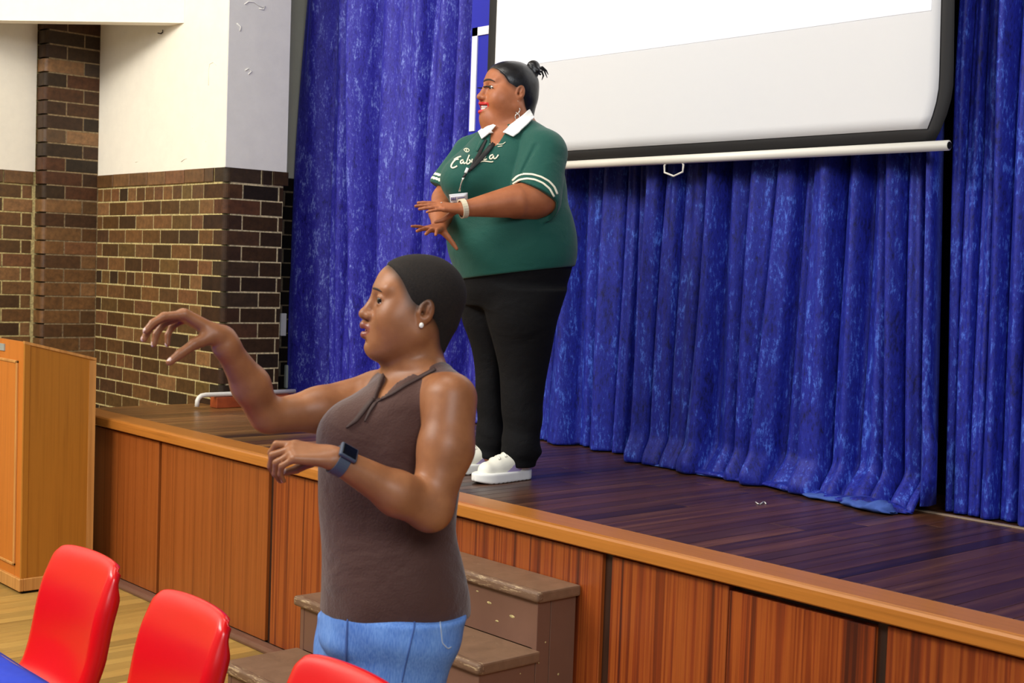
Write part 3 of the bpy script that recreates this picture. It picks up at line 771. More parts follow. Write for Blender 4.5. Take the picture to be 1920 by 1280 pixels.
def loft(F, op, k, rows, grow=0.0, z0=None, z1=None, cap=0.01, wob=None):
    """rows: (z, r_centre, a_centre, r_half, a_half) - elliptical slices in the frame Rh, Ah, Z"""
    T = np.array(sorted(rows)); zz = T[:, 0]
    zs = np.linspace(zz[0], zz[-1], 160)
    def cat(v):
        m = np.gradient(v, zz); i = np.clip(np.searchsorted(zz, zs)-1, 0, len(zz)-2)
        h = zz[i+1]-zz[i]; t = (zs-zz[i])/h
        return (2*t**3-3*t*t+1)*v[i]+(t**3-2*t*t+t)*h*m[i]+(-2*t**3+3*t*t)*v[i+1]+(t**3-t*t)*h*m[i+1]
    C = [cat(T[:, j]) for j in range(1, 5)]
    lo_z = zz[0] if z0 is None else z0; hi_z = zz[-1] if z1 is None else z1
    def fn(p):
        z = p[..., 2]; r = p@Rh; a = p@Ah
        rc, ac, rh, ah = [np.interp(z, zs, c) for c in C]
        rh = rh+grow; ah = ah+grow
        qr = (r-rc); qa = (a-ac)
        if wob is not None: g = wob(r, a, z)
        k0 = np.sqrt((qr/rh)**2+(qa/ah)**2)+1e-9; k1 = np.sqrt((qr/rh**2)**2+(qa/ah**2)**2)+1e-9
        d = k0*(k0-1)/k1
        if wob is not None: d = d-g
        return smax(smax(d, z-hi_z, cap), lo_z-z, cap)
    R0 = (T[:, 1]-T[:, 3]).min()-grow; R1 = (T[:, 1]+T[:, 3]).max()+grow; A0 = (T[:, 2]-T[:, 4]).min()-grow; A1 = (T[:, 2]+T[:, 4]).max()+grow
    P = np.array([Rh*r+Ah*a for r in (R0, R1) for a in (A0, A1)]); lo = P.min(0); hi = P.max(0); lo[2] = lo_z; hi[2] = hi_z
    return F.add(op, k, fn, lo, hi)
def evalf(F, P, blocks=None):
    """P (B,n,3)"""
    B = P.shape[0]; D = np.full(P.shape[:2], 0.5)
    blo = P.min(1); bhi = P.max(1)
    for op, k, fn, lo, hi in F.pr:
        m = 0.03+k
        if op == 'i': sel = np.arange(B)
        else: sel = np.where(((bhi >= lo-m) & (blo <= hi+m)).all(1))[0]
        if len(sel) == 0: continue
        d = fn(P[sel])
        if op == 'u': D[sel] = smin(D[sel], d, k)
        elif op == 's': D[sel] = smax(D[sel], -d, k)
        else: D[sel] = smax(D[sel], d, k)
    return D
def sculpt(F, h, bb=None):
    us = [p for p in F.pr if p[0] == 'u']
    if bb is None: lo = np.min([p[3] for p in us], 0)-0.02; hi = np.max([p[4] for p in us], 0)+0.02
    else: lo, hi = np.array(bb[0], float), np.array(bb[1], float)
    bs = 8; nb = np.ceil((hi-lo)/(h*bs)).astype(int); n = nb*bs
    g = [np.arange(k) for k in nb]
    bi = np.stack(np.meshgrid(*g, indexing='ij'), -1).reshape(-1, 3)
    cen = lo+(bi+0.5)*bs*h
    # coarse culling with full evaluation at block centres, grouped
    keep = []
    for s in range(0, len(cen), 20000):
        c = cen[s:s+20000]; D = np.full(len(c), 0.5)
        for op, k, fn, l_, h_ in F.pr:
            if op == 'i': sel = np.arange(len(c))
            else: sel = np.where(((c >= l_-0.06-k-bs*h) & (c <= h_+0.06+k+bs*h)).all(1))[0]
            if len(sel) == 0: continue
            d = fn(c[sel][:, None, :])[:, 0]
            D[sel] = smin(D[sel], d, k) if op == 'u' else (smax(D[sel], -d, k) if op == 's' else smax(D[sel], d, k))
        keep.append(np.abs(D) < bs*h*1.25+0.004); 
        sgn = D
        if s == 0: SG = [D]
        else: SG.append(D)
    keep = np.concatenate(keep); SG = np.concatenate(SG)
    V = np.empty(tuple(n), dtype=np.float32)
    V.reshape(nb[0], bs, nb[1], bs, nb[2], bs)[:] = SG.reshape(nb)[:, None, :, None, :, None]
    act = bi[keep]
    o = np.stack(np.meshgrid(*(np.arange(bs),)*3, indexing='ij'), -1).reshape(-1, 3)
    for s in range(0, len(act), 1500):
        b = act[s:s+1500]; ii = b[:, None, :]*bs+o[None]
        V[ii[..., 0], ii[..., 1], ii[..., 2]] = evalf(F, lo+ii*h)
    # surface nets
    S = V < 0
    c8 = [(i, j, k) for i in (0, 1) for j in (0, 1) for k in (0, 1)]
    nx, ny, nz = n
    cnt = np.zeros((nx-1, ny-1, nz-1), np.uint8)
    for i, j, k in c8: cnt += S[i:nx-1+i, j:ny-1+j, k:nz-1+k]
    A = np.argwhere((cnt > 0) & (cnt < 8))
    idx = np.full((nx-1, ny-1, nz-1), -1, np.int32); idx[A[:, 0], A[:, 1], A[:, 2]] = np.arange(len(A))
    vals = {c: V[A[:, 0]+c[0], A[:, 1]+c[1], A[:, 2]+c[2]] for c in c8}
    acc = np.zeros((len(A), 3)); num = np.zeros(len(A))
    for c in c8:
        for ax in range(3):
            if c[ax] == 0:
                d = list(c); d[ax] = 1; d = tuple(d); va, vb = vals[c], vals[d]; x = (va < 0) != (vb < 0)
                t = np.where(x, va/np.where(x, va-vb, 1), 0)
                p = np.array(c, float)[None].repeat(len(A), 0); p[:, ax] += t
                acc += p*x[:, None]; num += x
    P = lo+(A+acc/num[:, None])*h
    Q = []
    for ax in range(3):
        b, c = (ax+1) % 3, (ax+2) % 3
        sl0 = [slice(None)]*3; sl1 = [slice(None)]*3; sl0[ax] = slice(0, -1); sl1[ax] = slice(1, None)
        E = np.argwhere(S[tuple(sl0)] != S[tuple(sl1)])
        E = E[(E[:, b] > 0) & (E[:, c] > 0) & (E[:, b] < n[b]-1) & (E[:, c] < n[c]-1)]
        def cell(db, dc): q = E.copy(); q[:, b] += db; q[:, c] += dc; return idx[q[:, 0], q[:, 1], q[:, 2]]
        q = np.stack([cell(-1, -1), cell(0, -1), cell(0, 0), cell(-1, 0)], -1)
        inside = S[E[:, 0], E[:, 1], E[:, 2]]
        q[~inside] = q[~inside][:, ::-1]
        Q.append(q)
    Q = np.concatenate(Q); Q = Q[(Q >= 0).all(1)]
    return P, Q
def body(name, F, h, mats, parent=None, matfn=None, bb=None):
    P, Q = sculpt(F, h, bb)
    mi = None
    if matfn is not None: mi = matfn(P[Q].mean(1))
    o = obj(name, mesh_from(name, P, Q, mats, smooth=True, midx=mi))
    if parent is not None: keepw(o, parent)
    return o, P, Q
def stubble(o, P, H, wd, amt):
    d = evalf(H, P[:, None, :])[:, 0]; v = np.clip(1-d/wd, 0, 1)**1.5*amt
    a = o.data.attributes.new('stubble', 'FLOAT', 'POINT')
    if len(a.data) == len(v): a.data.foreach_set('value', v.astype(np.float32))
def bvh_of(*PQ):
    V = []; Fc = []; n = 0
    for P, Q in PQ: V += P.tolist(); Fc += (Q+n).tolist(); n += len(P)
    return BVHTree.FromPolygons(V, Fc)
def drape(name, rows, bvh, off, th, mat, parent, smooth=True, sub=1):
    """a thin piece laid onto a surface: rows (n,m) of sight-line targets, cast onto the surface, then given thickness"""
    G = np.array(rows, float); n, m = G.shape[:2]; C = Vector(CAM); out = []; nor = []
    last = None
    for i in range(n):
        for j in range(m):
            r = Vector(ray(*G[i, j])).normalized(); hit = bvh.ray_cast(C, r)
            if hit[0] is None:
                if last is None: out.append(None); nor.append(None); continue
                dist = (last-C).length; p = C+r*dist; nn = -r
            else: p = hit[0]; nn = hit[1]; last = p
            out.append(np.array(p)); nor.append(np.array(nn))
    f = next(o for o in out if o is not None); fn_ = next(o for o in nor if o is not None)
    out = np.array([f if o is None else o for o in out]); nor = np.array([fn_ if o is None else o for o in nor])
    view = -(out-CAM); view /= np.linalg.norm(view, axis=1)[:, None]
    nor = nor*0.6+view*0.4; nor /= np.linalg.norm(nor, axis=1)[:, None]
    top = out+nor*(off+th); bot = out+nor*(off-0.001)
    idx = np.arange(n*m).reshape(n, m)
    Fc = np.stack([idx[:-1, :-1], idx[1:, :-1], idx[1:, 1:], idx[:-1, 1:]], -1).reshape(-1, 4)
    ring = np.concatenate([idx[0], idx[1:, -1], idx[-1, ::-1][1:], idx[::-1, 0][1:-1]])
    N = n*m; side = np.stack([ring, np.roll(ring, -1), np.roll(ring, -1)+N, ring+N], -1)
    me = mesh_from(name, np.concatenate([top, bot]), np.concatenate([Fc, Fc[:, ::-1]+N, side]), mat, smooth=smooth)
    o = obj(name, me)
    if parent is not None: keepw(o, parent)
    return o
def strip_rows(pts, wd, n=None, m=3):
    P = np.array(pts, float)
    s = np.r_[0, np.cumsum(np.hypot(*np.diff(P, axis=0).T))]; n = n or max(4, int(s[-1]/2.0))
    t = np.linspace(0, s[-1], n); X = np.stack([np.interp(t, s, P[:, 0]), np.interp(t, s, P[:, 1])], -1)
    for _ in range(2): X[1:-1] = X[1:-1]*0.5+(X[:-2]+X[2:])*0.25
    T = np.gradient(X, axis=0); T /= np.linalg.norm(T, axis=1)[:, None]+1e-9; Nn = np.stack([-T[:, 1], T[:, 0]], -1)
    W_ = np.interp(t, s, wd) if isinstance(wd, (list, tuple)) else np.full(n, wd)
    return np.stack([X+Nn*(W_[:, None]*(k/(m-1)-0.5)) for k in range(m)], 1)
def patch(A, B, n=12, m=10):
    """grid between two polylines"""
    def rs(P, n):
        P = np.array(P, float); s = np.r_[0, np.cumsum(np.hypot(*np.diff(P, axis=0).T))]; t = np.linspace(0, s[-1], n)
        return np.stack([np.interp(t, s, P[:, 0]), np.interp(t, s, P[:, 1])], -1)
    a, b = rs(A, n), rs(B, n); t = np.linspace(0, 1, m)[None, :, None]
    return a[:, None]*(1-t)+b[:, None]*t
def rz(ax, deg):
    return np.array(Matrix.Rotation(math.radians(deg), 3, ax))
def rotv(v, ax, deg):
    return np.array(Matrix.Rotation(math.radians(deg), 3, Vector(ax))@Vector(v))
def unit(v): v = np.array(v, float); return v/np.linalg.norm(v)
def vdir(right, up, away): return right*Rh+up*Zh+away*Ah
def head_frame(o, yaw_to_cam, pitch_up, roll, sc_=1.0):
    """x forward (picture left turned towards the camera), y towards her own left, z up"""
    f = vdir(-math.cos(math.radians(yaw_to_cam)), 0, -math.sin(math.radians(yaw_to_cam)))
    f = unit(f*math.cos(math.radians(pitch_up))+Zh*math.sin(math.radians(pitch_up)))
    l = unit(np.cross(Zh, f)); u = np.cross(f, l)
    l, u = l*math.cos(math.radians(roll))+u*math.sin(math.radians(roll)), u*math.cos(math.radians(roll))-l*math.sin(math.radians(roll))
    return Frame(o, [f, l, u], sc_)
def hand(F, W0, d, n, bends, spread, thumb, sc_=1.0, right=False, nails=None, k=0.006, lens=None, tb=None):
    """W0 wrist, d direction of the palm, n back-of-hand normal. thumb side s."""
    d = unit(d); n = unit(n-np.dot(n, d)*d); s = np.cross(n, d)*(1 if right else -1)   # towards the thumb
    kn = [(0.088, 0.027), (0.092, 0.009), (0.088, -0.009), (0.080, -0.026)]
    ln = lens or [(0.042, 0.025, 0.021), (0.046, 0.029, 0.022), (0.042, 0.027, 0.021), (0.033, 0.020, 0.019)]
    rad = [0.0088, 0.009, 0.0085, 0.0075]
    for i, (a, b) in enumerate(kn):
        base = W0+(d*a+s*b)*sc_; wr = W0+(d*0.008+s*b*0.62)*sc_
        cone(F, 'u', 0.014*sc_, wr, base, 0.0135*sc_, 0.0105*sc_)
        dirv = unit(d*math.cos(math.radians(spread[i]))+s*math.sin(math.radians(spread[i]))); nn = n.copy(); p = base
        ax = unit(np.cross(dirv, -nn))
        for j in range(3):
            dirv = rotv(dirv, ax, bends[i][j]); q = p+dirv*ln[i][j]*sc_
            r0 = rad[i]*(1-0.09*j)*sc_; r1 = rad[i]*(1-0.09*(j+1))*sc_
            cone(F, 'u', (k if j == 0 else 0.003)*sc_, p, q, r0, r1)
            p = q
        if nails is not None:
            up_ = unit(np.cross(ax, dirv)); up_ = up_ if np.dot(up_, rotv(nn, ax, sum(bends[i]))) > 0 else -up_
            nails.append((p+dirv*0.001*sc_+up_*0.0045*sc_, 0.0072*sc_))
    # thenar mass and thumb
    b0 = W0+(d*0.018+s*0.018-n*0.006)*sc_
    t1, t2, t3 = [unit(d*a+s*b+n*c) for a, b, c in thumb]
    p1 = b0+t1*0.046*sc_; p2 = p1+t2*0.034*sc_; p3 = p2+t3*0.027*sc_
    cone(F, 'u', 0.014*sc_, b0, p1, 0.0165*sc_, 0.0115*sc_)
    cone(F, 'u', 0.004*sc_, p1, p2, 0.0108*sc_, 0.0095*sc_); cone(F, 'u', 0.003*sc_, p2, p3, 0.0095*sc_, 0.0072*sc_)
    if nails is not None: nails.append((p3+n*0.004*sc_, 0.009*sc_))
    return d, n, s
# ------------------------------------------------------------------ skin etc.
def skin(name, a, b, rough=0.42):
    m = Mat(name, rough, 0.35); v = m.coord(); n = m.noise(v, 14, 5, 0.6); n2 = m.noise(v, 240, 2)
    at = m.add('ShaderNodeAttribute', attribute_name='stubble')
    m.col(m.mix(at.outputs['Fac'], m.ramp(n, [(0.3, a), (0.7, b)]), (30, 22, 18))); m.bump(n2, 0.06, 0.001)
    m.b.inputs['Subsurface Weight'].default_value = 0.08; m.b.inputs['Subsurface Radius'].default_value = (0.012, 0.004, 0.002); m.b.inputs['Subsurface Scale'].default_value = 0.5
    return m.m
M_skinI = skin('brown_skin', (132, 83, 52), (158, 104, 67), 0.43)
M_lipI = plain('brown_lips', (132, 70, 54), 0.35)
M_nailI = plain('pale_fingernail', (206, 170, 160), 0.3)
M_skinS = skin('warm_brown_skin', (150, 88, 56), (174, 108, 72), 0.46)
M_palm = plain('light_palm_skin', (196, 130, 100), 0.45)
M_lipS = plain('red_lipstick', (186, 22, 26), 0.3)
M_teeth = plain('white_teeth', (238, 232, 222), 0.25)
M_eyew = plain('eye_white', (222, 214, 206), 0.25)
M_iris = plain('dark_iris', (22, 12, 8), 0.15)
M_brow = plain('dark_brow_hair', (46, 28, 20), 0.7)
M_lash = plain('black_lash', (10, 8, 8), 0.6)
M_mouth = plain('dark_mouth', (60, 20, 20), 0.5)
def hairm(name, a, b, sc3, rough, bs, scale):
    m = Mat(name, rough, 0.4); v = m.coord(sc3); n = m.noise(v, scale, 6, 0.7)
    m.col(m.ramp(n, [(0.35, a), (0.65, b)])); m.bump(n, bs, 0.004); return m.m
M_hairI = hairm('cropped_dark_hair', (14, 10, 8), (34, 25, 19), (1, 1, 1), 0.85, 0.7, 260)
M_hairS = hairm('sleek_black_hair', (10, 10, 13), (26, 27, 33), (1, 1, 1), 0.28, 0.25, 60)
def fabric(name, c, rough, sc_=220, bs=0.12, fold=None, sheen=0.1):
    m = Mat(name, rough, 0.25); v = m.coord(); n = m.noise(v, sc_, 2)
    m.col(c); m.b.inputs['Sheen Weight'].default_value = sheen
    if fold:
        f = m.noise(m.coord(fold[0]), fold[1], 3, 0.5, 0.4)
        h = m.mix(0.93, n, f); m.bump(h, fold[2], 0.03)
    else: m.bump(n, bs, 0.002)
    return m.m
M_blouse = fabric('brown_woven_blouse', (74, 47, 40), 0.75, 200, fold=((1, 1, 1.3), 7, 0.6), sheen=0.25)
M_jeans = Mat('light_blue_denim', 0.8, 0.2)
_n = M_jeans.noise(M_jeans.coord((1, 1, 0.6)), 7, 5, 0.6, 0.6); _n2 = M_jeans.noise(M_jeans.coord((400, 400, 60)), 1.0, 2)
M_jeans.col(M_jeans.mix(0.25, M_jeans.ramp(_n, [(0.3, (70, 112, 190)), (0.6, (104, 148, 216)), (0.8, (134, 172, 228))]), M_jeans.ramp(_n2, [(0.35, (60, 100, 180)), (0.65, (150, 186, 236))])))
M_jeans.bump(_n2, 0.15, 0.002); M_jeans = M_jeans.m
M_stitch = plain('denim_stitch', (172, 190, 216), 0.7)
M_jshade = plain('denim_seam', (58, 88, 150), 0.8)

def head(F, fr, full=1.0, cheek=1.0, double=0.0, mouth='open_little'):
    # cranium, brow, face
    ell(F, 'u', 0.0, (-0.014, 0, 0.028), (0.088, 0.074, 0.080), fr)
    ell(F, 'u', 0.02, (0.026, 0, 0.036), (0.064, 0.062, 0.060), fr)
    ell(F, 'u', 0.03, (0.034, 0, -0.028), (0.056, 0.057*full, 0.072), fr)
    for s in (-1, 1):
        ell(F, 'u', 0.025, (0.050, s*0.036*cheek, -0.030), (0.030*cheek, 0.026*cheek, 0.032*cheek), fr)
        cone(F, 'u', 0.03, (0.0, s*0.053*full, -0.055), (0.060, s*0.018, -0.088), 0.018*full, 0.020*full, fr)
        cone(F, 'u', 0.014, (0.076, s*0.012, 0.030), (0.066, s*0.042, 0.032), 0.013, 0.011, fr)
    ell(F, 'u', 0.025, (0.074, 0, -0.056), (0.026, 0.030, 0.030), fr)       # muzzle
    ell(F, 'u', 0.028, (0.073, 0, -0.092), (0.021, 0.024, 0.017), fr)       # chin
    if double: ell(F, 'u', 0.04, (0.035, 0, -0.108), (0.055, 0.055, 0.030*double), fr)
    for s in (-1, 1): ell(F, 'u', 0.03, (0.026, s*0.040*full, -0.034), (0.046, 0.026, 0.050), fr)
    # eye sockets
    for s in (-1, 1):
        ell(F, 's', 0.014, (0.100, s*0.033, 0.010), (0.021, 0.019, 0.011), fr)
    # nose
    cone(F, 'u', 0.012, (0.084, 0, 0.020), (0.103, 0, -0.018), 0.0075, 0.0105, fr)
    ell(F, 'u', 0.008, (0.106, 0, -0.023), (0.0125, 0.0125, 0.0105), fr)
    for s in (-1, 1):
        ell(F, 'u', 0.006, (0.096, s*0.0135, -0.026), (0.0115, 0.0085, 0.0085), fr)
        ell(F, 's', 0.003, (0.101, s*0.008, -0.0365), (0.0055, 0.0035, 0.004), fr)
    # philtrum and lips
    if mouth == 'open_little':
        for s in (-1, 1):
            cone(F, 'u', 0.004, (0.1045, 0, -0.0455), (0.087, s*0.023, -0.054), 0.0092, 0.0045, fr)
            cone(F, 'u', 0.004, (0.1005, 0, -0.066), (0.085, s*0.021, -0.0575), 0.0100, 0.0045, fr)
        ell(F, 's', 0.002, (0.101, 0, -0.0558), (0.012, 0.0135, 0.0030), fr)
        ell(F, 's', 0.012, (0.101, 0, -0.080), (0.008, 0.018, 0.005), fr)
    else:
        ell(F, 's', 0.004, (0.098, 0, -0.058), (0.028, 0.033, 0.0125), fr)
        for s in (-1, 1):
            cone(F, 'u', 0.002, (0.1055, 0, -0.0445), (0.097, s*0.017, -0.0465), 0.0058, 0.005, fr)
            cone(F, 'u', 0.002, (0.097, s*0.017, -0.0460), (0.080, s*0.037, -0.0480), 0.005, 0.0040, fr)
            cone(F, 'u', 0.002, (0.1035, 0, -0.0735), (0.094, s*0.017, -0.0705), 0.0075, 0.006, fr)
            cone(F, 'u', 0.002, (0.094, s*0.018, -0.0715), (0.080, s*0.036, -0.0530), 0.0065, 0.0040, fr)
    # eyelids
    for s in (-1, 1):
        ell(F, 'u', 0.004, (0.0740, s*0.032, 0.009), (0.0160, 0.0160, 0.0150), fr)
        ell(F, 's', 0.0012, (0.090, s*0.036, 0.0080), (0.014, 0.0165, 0.0064), fr)
    # ears
    for s in (-1, 1):
        R = rz('Y', 12)
        ell(F, 'u', 0.005, (-0.010, s*0.0765, -0.006), (0.0165, 0.0085, 0.0275), fr, R)
        ell(F, 's', 0.003, (-0.0075, s*0.0845, -0.002), (0.0100, 0.0075, 0.0180), fr, R)
        ell(F, 'u', 0.002, (-0.0125, s*0.0790, -0.001), (0.0038, 0.0048, 0.0125), fr, R)
        ell(F, 's', 0.002, (-0.002, s*0.078, -0.010), (0.0045, 0.0085, 0.0050), fr)
        ell(F, 'u', 0.003, (0.0045, s*0.0765, -0.010), (0.0040, 0.0050, 0.0060), fr)
        ell(F, 'u', 0.005, (-0.002, s*0.0745, -0.029), (0.0075, 0.006, 0.0085), fr)
def lips_test(fr, mouth):
    def t(P):
        q = fr.loc(P); x, y, z = q[:, 0], np.abs(q[:, 1]), q[:, 2]
        if mouth == 'open_little':
            up = (y < 0.023) & (z < -0.0385-y*0.25) & (z > -0.0565); lo = (y < 0.022) & (z <= -0.0565) & (z > -0.0755+y*0.70)
            return (up | lo) & (x > 0.083)
        up = (y < 0.041) & (z < -0.0385-y*0.14) & (z > -0.053); lo = (y < 0.041) & (z <= -0.053) & (z > -0.0815+y*0.66)
        return (up | lo) & (x > 0.0745)
    return t
def inside_mouth(fr):
    def t(P): q = fr.loc(P); return (np.abs(q[:, 1]) < 0.028) & (q[:, 2] < -0.050) & (q[:, 2] > -0.067) & (q[:, 0] < 0.094) & (q[:, 0] > 0.06)
    return t
def eyes(fr, parent, look=(1, 0, 0), lash=False):
    for s in (-1, 1):
        bm = bmesh.new(); bmesh.ops.create_uvsphere(bm, u_segments=20, v_segments=14, radius=0.0142*fr.s)
        me = bm_mesh('eyeball', bm, [M_eyew, M_iris], True)
        c = fr.w((0.0730, s*0.032, 0.0085)); lk = unit(np.array(look)@fr.M)
        for v in me.vertices: pass
        co = np.array([v.co for v in me.vertices])
        for p in me.polygons:
            cc = co[list(p.vertices)].mean(0)
            if unit(cc)@lk > 0.84: p.material_index = 1
        o = obj('eyeball', me, None); o.location = c; keepw(o, parent)
def ellmesh(name, c, r, mat, parent, fr=None, rot=None, seg=20):
    bm = bmesh.new(); bmesh.ops.create_uvsphere(bm, u_segments=seg, v_segments=max(8, seg*2//3), radius=1)
    me = bm_mesh(name, bm, mat, True); co = np.array([v.co for v in me.vertices])*np.array(r)
    if rot is not None: co = co@rot
    co = fr.w(co+np.array(c)) if fr is not None else co+np.array(c)
    me.vertices.foreach_set('co', co.astype(np.float32).ravel()); me.update()
    return keepw(obj(name, me), parent)

# ================================================================== WOMAN IN BROWN (on the hall floor)
AI = 2.9
def WI(px, py, da=0.0): return on_a(px, py, AI+da)
def row(py, L, R, da, ah, A0, grow=0.0):
    a = on_a(L, py, A0+da); b = on_a(R, py, A0+da)
    return ((a[2]+b[2])/2, (a@Rh+b@Rh)/2, A0+da, (b@Rh-a@Rh)/2+grow, ah+grow)
footI = WI(745, 1280, 0.0)
pI = thing('person', 'woman in brown sleeveless blouse and blue jeans gesturing with both arms raised', 'person', (footI[0], footI[1], 0))
hfI = head_frame(WI(779, 576, 0.0), 14, 3, 0, 1.03)
trunkI = [row(1165, 600, 880, 0, .150, AI), row(1120, 604, 881, 0, .150, AI), row(1060, 602, 873, 0, .142, AI), row(990, 599, 858, 0, .132, AI), row(920, 597, 862, 0, .130, AI),
          row(860, 598, 872, 0, .138, AI), row(810, 603, 884, 0, .142, AI), row(770, 628, 886, 0, .140, AI), row(740, 665, 880, 0, .132, AI), row(712, 705, 862, 0, .105, AI), row(692, 735, 838, 0.0, .07, AI)]
def zi(py): return WI(740, py)[2]
legN = [row(1150, 640, 876, -.06, .10, AI), row(1190, 646, 866, -.06, .10, AI), row(1240, 650, 850, -.06, .095, AI), row(1285, 654, 836, -.06, .09, AI)]
legF = [row(1150, 594, 800, .07, .10, AI), row(1190, 590, 780, .07, .10, AI), row(1240, 588, 745, .07, .095, AI), row(1285, 592, 730, .07, .09, AI)]
def leg_down(rows, rc, ac, r0, r1, r2, r3, zs):
    out = [r for r in rows]; last = min(rows); 
    for z, k, rr in zs: out.append((z, last[1]+(rc-last[1])*k, ac, rr, rr))
    return out
legN += [(0.52, legN[-1][1]-0.01, AI-.06, .078, .085), (0.42, legN[-1][1]-0.012, AI-.065, .060, .066), (0.3, legN[-1][1]-.005, AI-.05, .058, .062), (0.12, legN[-1][1], AI-.05, .046, .050), (0.06, legN[-1][1], AI-.05, .045, .05)]
legF += [(0.52, legF[-1][1]-0.005, AI+.08, .078, .085), (0.42, legF[-1][1]-0.01, AI+.08, .060, .066), (0.3, legF[-1][1]-.005, AI+.09, .058, .062), (0.12, legF[-1][1], AI+.09, .046, .050), (0.06, legF[-1][1], AI+.09, .045, .05)]
B = Field()
head(B, hfI, full=1.08, cheek=1.06, double=0)
ell(B, 'u', 0.035, (0.030, 0, -0.086), (0.052, 0.046, 0.026), hfI)
cone(B, 'u', 0.03, WI(790, 620, .0), WI(779, 700, .0), .050, .056)
cone(B, 'u', 0.03, WI(774, 640, .0), WI(770, 705, -.01), .034, .041)
loft(B, 'u', 0.03, trunkI, grow=-0.016)
cone(B, 'u', 0.04, WI(790, 706, -.01), WI(838, 748, -.115), .046, .044)      # near shoulder slope
cone(B, 'u', 0.04, WI(760, 700, .02), WI(712, 738, .13), .045, .045)
# near arm (her left)
cone(B, 'u', 0.03, WI(846, 748, -.13), WI(836, 840, -.16), .054, .056)
cone(B, 'u', 0.02, WI(836, 840, -.16), WI(806, 955, -.20), .056, .042)
cone(B, 'u', 0.02, WI(806, 952, -.20), WI(745, 925, -.24), .046, .043)
cone(B, 'u', 0.02, WI(745, 925, -.24), WI(632, 862, -.29), .043, .0255)
naI = []
wn = WI(628, 858, -.29)
hand(B, wn, vdir(-.97, .12, -.05), vdir(.1, .92, -.42), [(12, 55, 30), (30, 55, 35), (40, 50, 35), (38, 48, 30)], [6, 1, -4, -9], [(.75, .1, -.65), (.8, -.15, -.55), (.9, -.2, -.35)], 0.93, right=False, nails=naI)
# far arm (her right), raised forearm
cone(B, 'u', 0.03, WI(700, 740, .13), WI(600, 768, .06), .050, .050)
cone(B, 'u', 0.02, WI(600, 768, .06), WI(512, 780, .0), .048, .037)
cone(B, 'u', 0.02, WI(498, 778, .0), WI(470, 722, -.05), .037, .039)
cone(B, 'u', 0.02, WI(470, 722, -.05), WI(424, 648, -.12), .039, .0255)
wf = WI(418, 632, -.12)
cone(B, 'u', 0.02, WI(424, 648, -.12), wf, .0255, .025)
hand(B, wf, vdir(-.84, .48, -.22), vdir(.46, .84, .25), [(36, 26, 18), (44, 30, 20), (52, 34, 22), (60, 34, 24)], [8, 2, -5, -12], [(.55, .25, -.80), (.42, .12, -.9), (.36, .05, -.93)], 1.03, right=True, nails=naI)
lt_ = lips_test(hfI, 'open_little')
def mf(P):
    m = np.zeros(len(P), int); m[lt_(P)] = 1
    for c, r in naI: m[((P-c)**2).sum(1) < (r*0.78)**2] = 2
    return m
bI, P_, Q_ = body('body', B, 0.0032, [M_skinI, M_lipI, M_nailI], pI, mf, None)
bvhI = bvh_of((P_, Q_))
eyes(hfI, pI, (1, 0.55, 0.0))
for A_, Bc in (([(684, 548), (689, 541), (697, 540), (706, 544), (712, 549)], 4.0),):
    drape('eyebrow', strip_rows([(697, 541), (703, 540), (710, 543), (716, 547)], [2, 4, 3.5, 1]), bvhI, 0.0, 0.0012, M_brow, pI)
ellmesh('earring', (-0.001, 0.0825, -0.034), (0.0048, 0.004, 0.0058), plain('pearl_stud', (240, 236, 228), 0.15), pI, hfI)
# hair cap
Hh = Field()
ell(Hh, 'u', 0.0, (-0.014, 0, 0.029), (0.0925, 0.0785, 0.0840), hfI)
ell(Hh, 'u', 0.02, (0.022, 0, 0.040), (0.0665, 0.065, 0.0625), hfI)
cone(Hh, 'u', 0.03, (-0.044, 0.0, -0.03), (-0.034, 0.0, -0.072), .046, .040, hfI)
ell(Hh, 's', 0.012, (0.108, 0, -0.026), (0.092, 0.2, 0.119), hfI)
ell(Hh, 's', 0.012, (0.004, 0, -0.085), (0.044, 0.2, 0.082), hfI)
ell(Hh, 's', 0.010, (-0.01, 0, -0.172), (0.16, 0.2, 0.070), hfI)
hI, _, _ = body('hair', Hh, 0.0035, [M_hairI], pI); stubble(bI, P_, Hh, 0.016, 0.85)
# blouse
def foldsI(r, a, z):
    g = 0.0035*np.sin(26*z+9*r+2*np.sin(9*r))*np.clip((1.12-z)/0.2, 0, 1)
    return g+0.0025*np.sin(40*r+14*z+1.5*np.sin(8*z))
T = Field()
zb = zi(1146)
loft(T, 'u', 0.0, trunkI, grow=0.0, wob=foldsI)
cone(T, 'u', 0.03, WI(800, 712, -.01), WI(842, 744, -.10), .053, .053)
cone(T, 'u', 0.03, WI(758, 706, .02), WI(716, 742, .11), .047, .048)
ell(T, 'u', 0.05, (0, 0, 0), (.062, .062, .060), Frame(WI(655, 815, -.07), np.eye(3)))
ell(T, 'u', 0.05, (0, 0, 0), (.058, .058, .060), Frame(WI(650, 812, .05), np.eye(3)))
# armholes
cone(T, 's', 0.006, WI(856, 772, -.175), WI(846, 840, -.19), .066, .064)
cone(T, 's', 0.006, WI(668, 745, .20), WI(560, 775, .06), .058, .060)
# neck opening
cone(T, 's', 0.006, WI(784, 664, .0), WI(760, 698, -.03), .056, .046)
cone(T, 's', 0.004, WI(762, 700, -.04), WI(700, 752, -.12), .040, .006)
plane(T, 'i', 0.006, WI(740, 1146), vdir(-0.02, -1, 0))
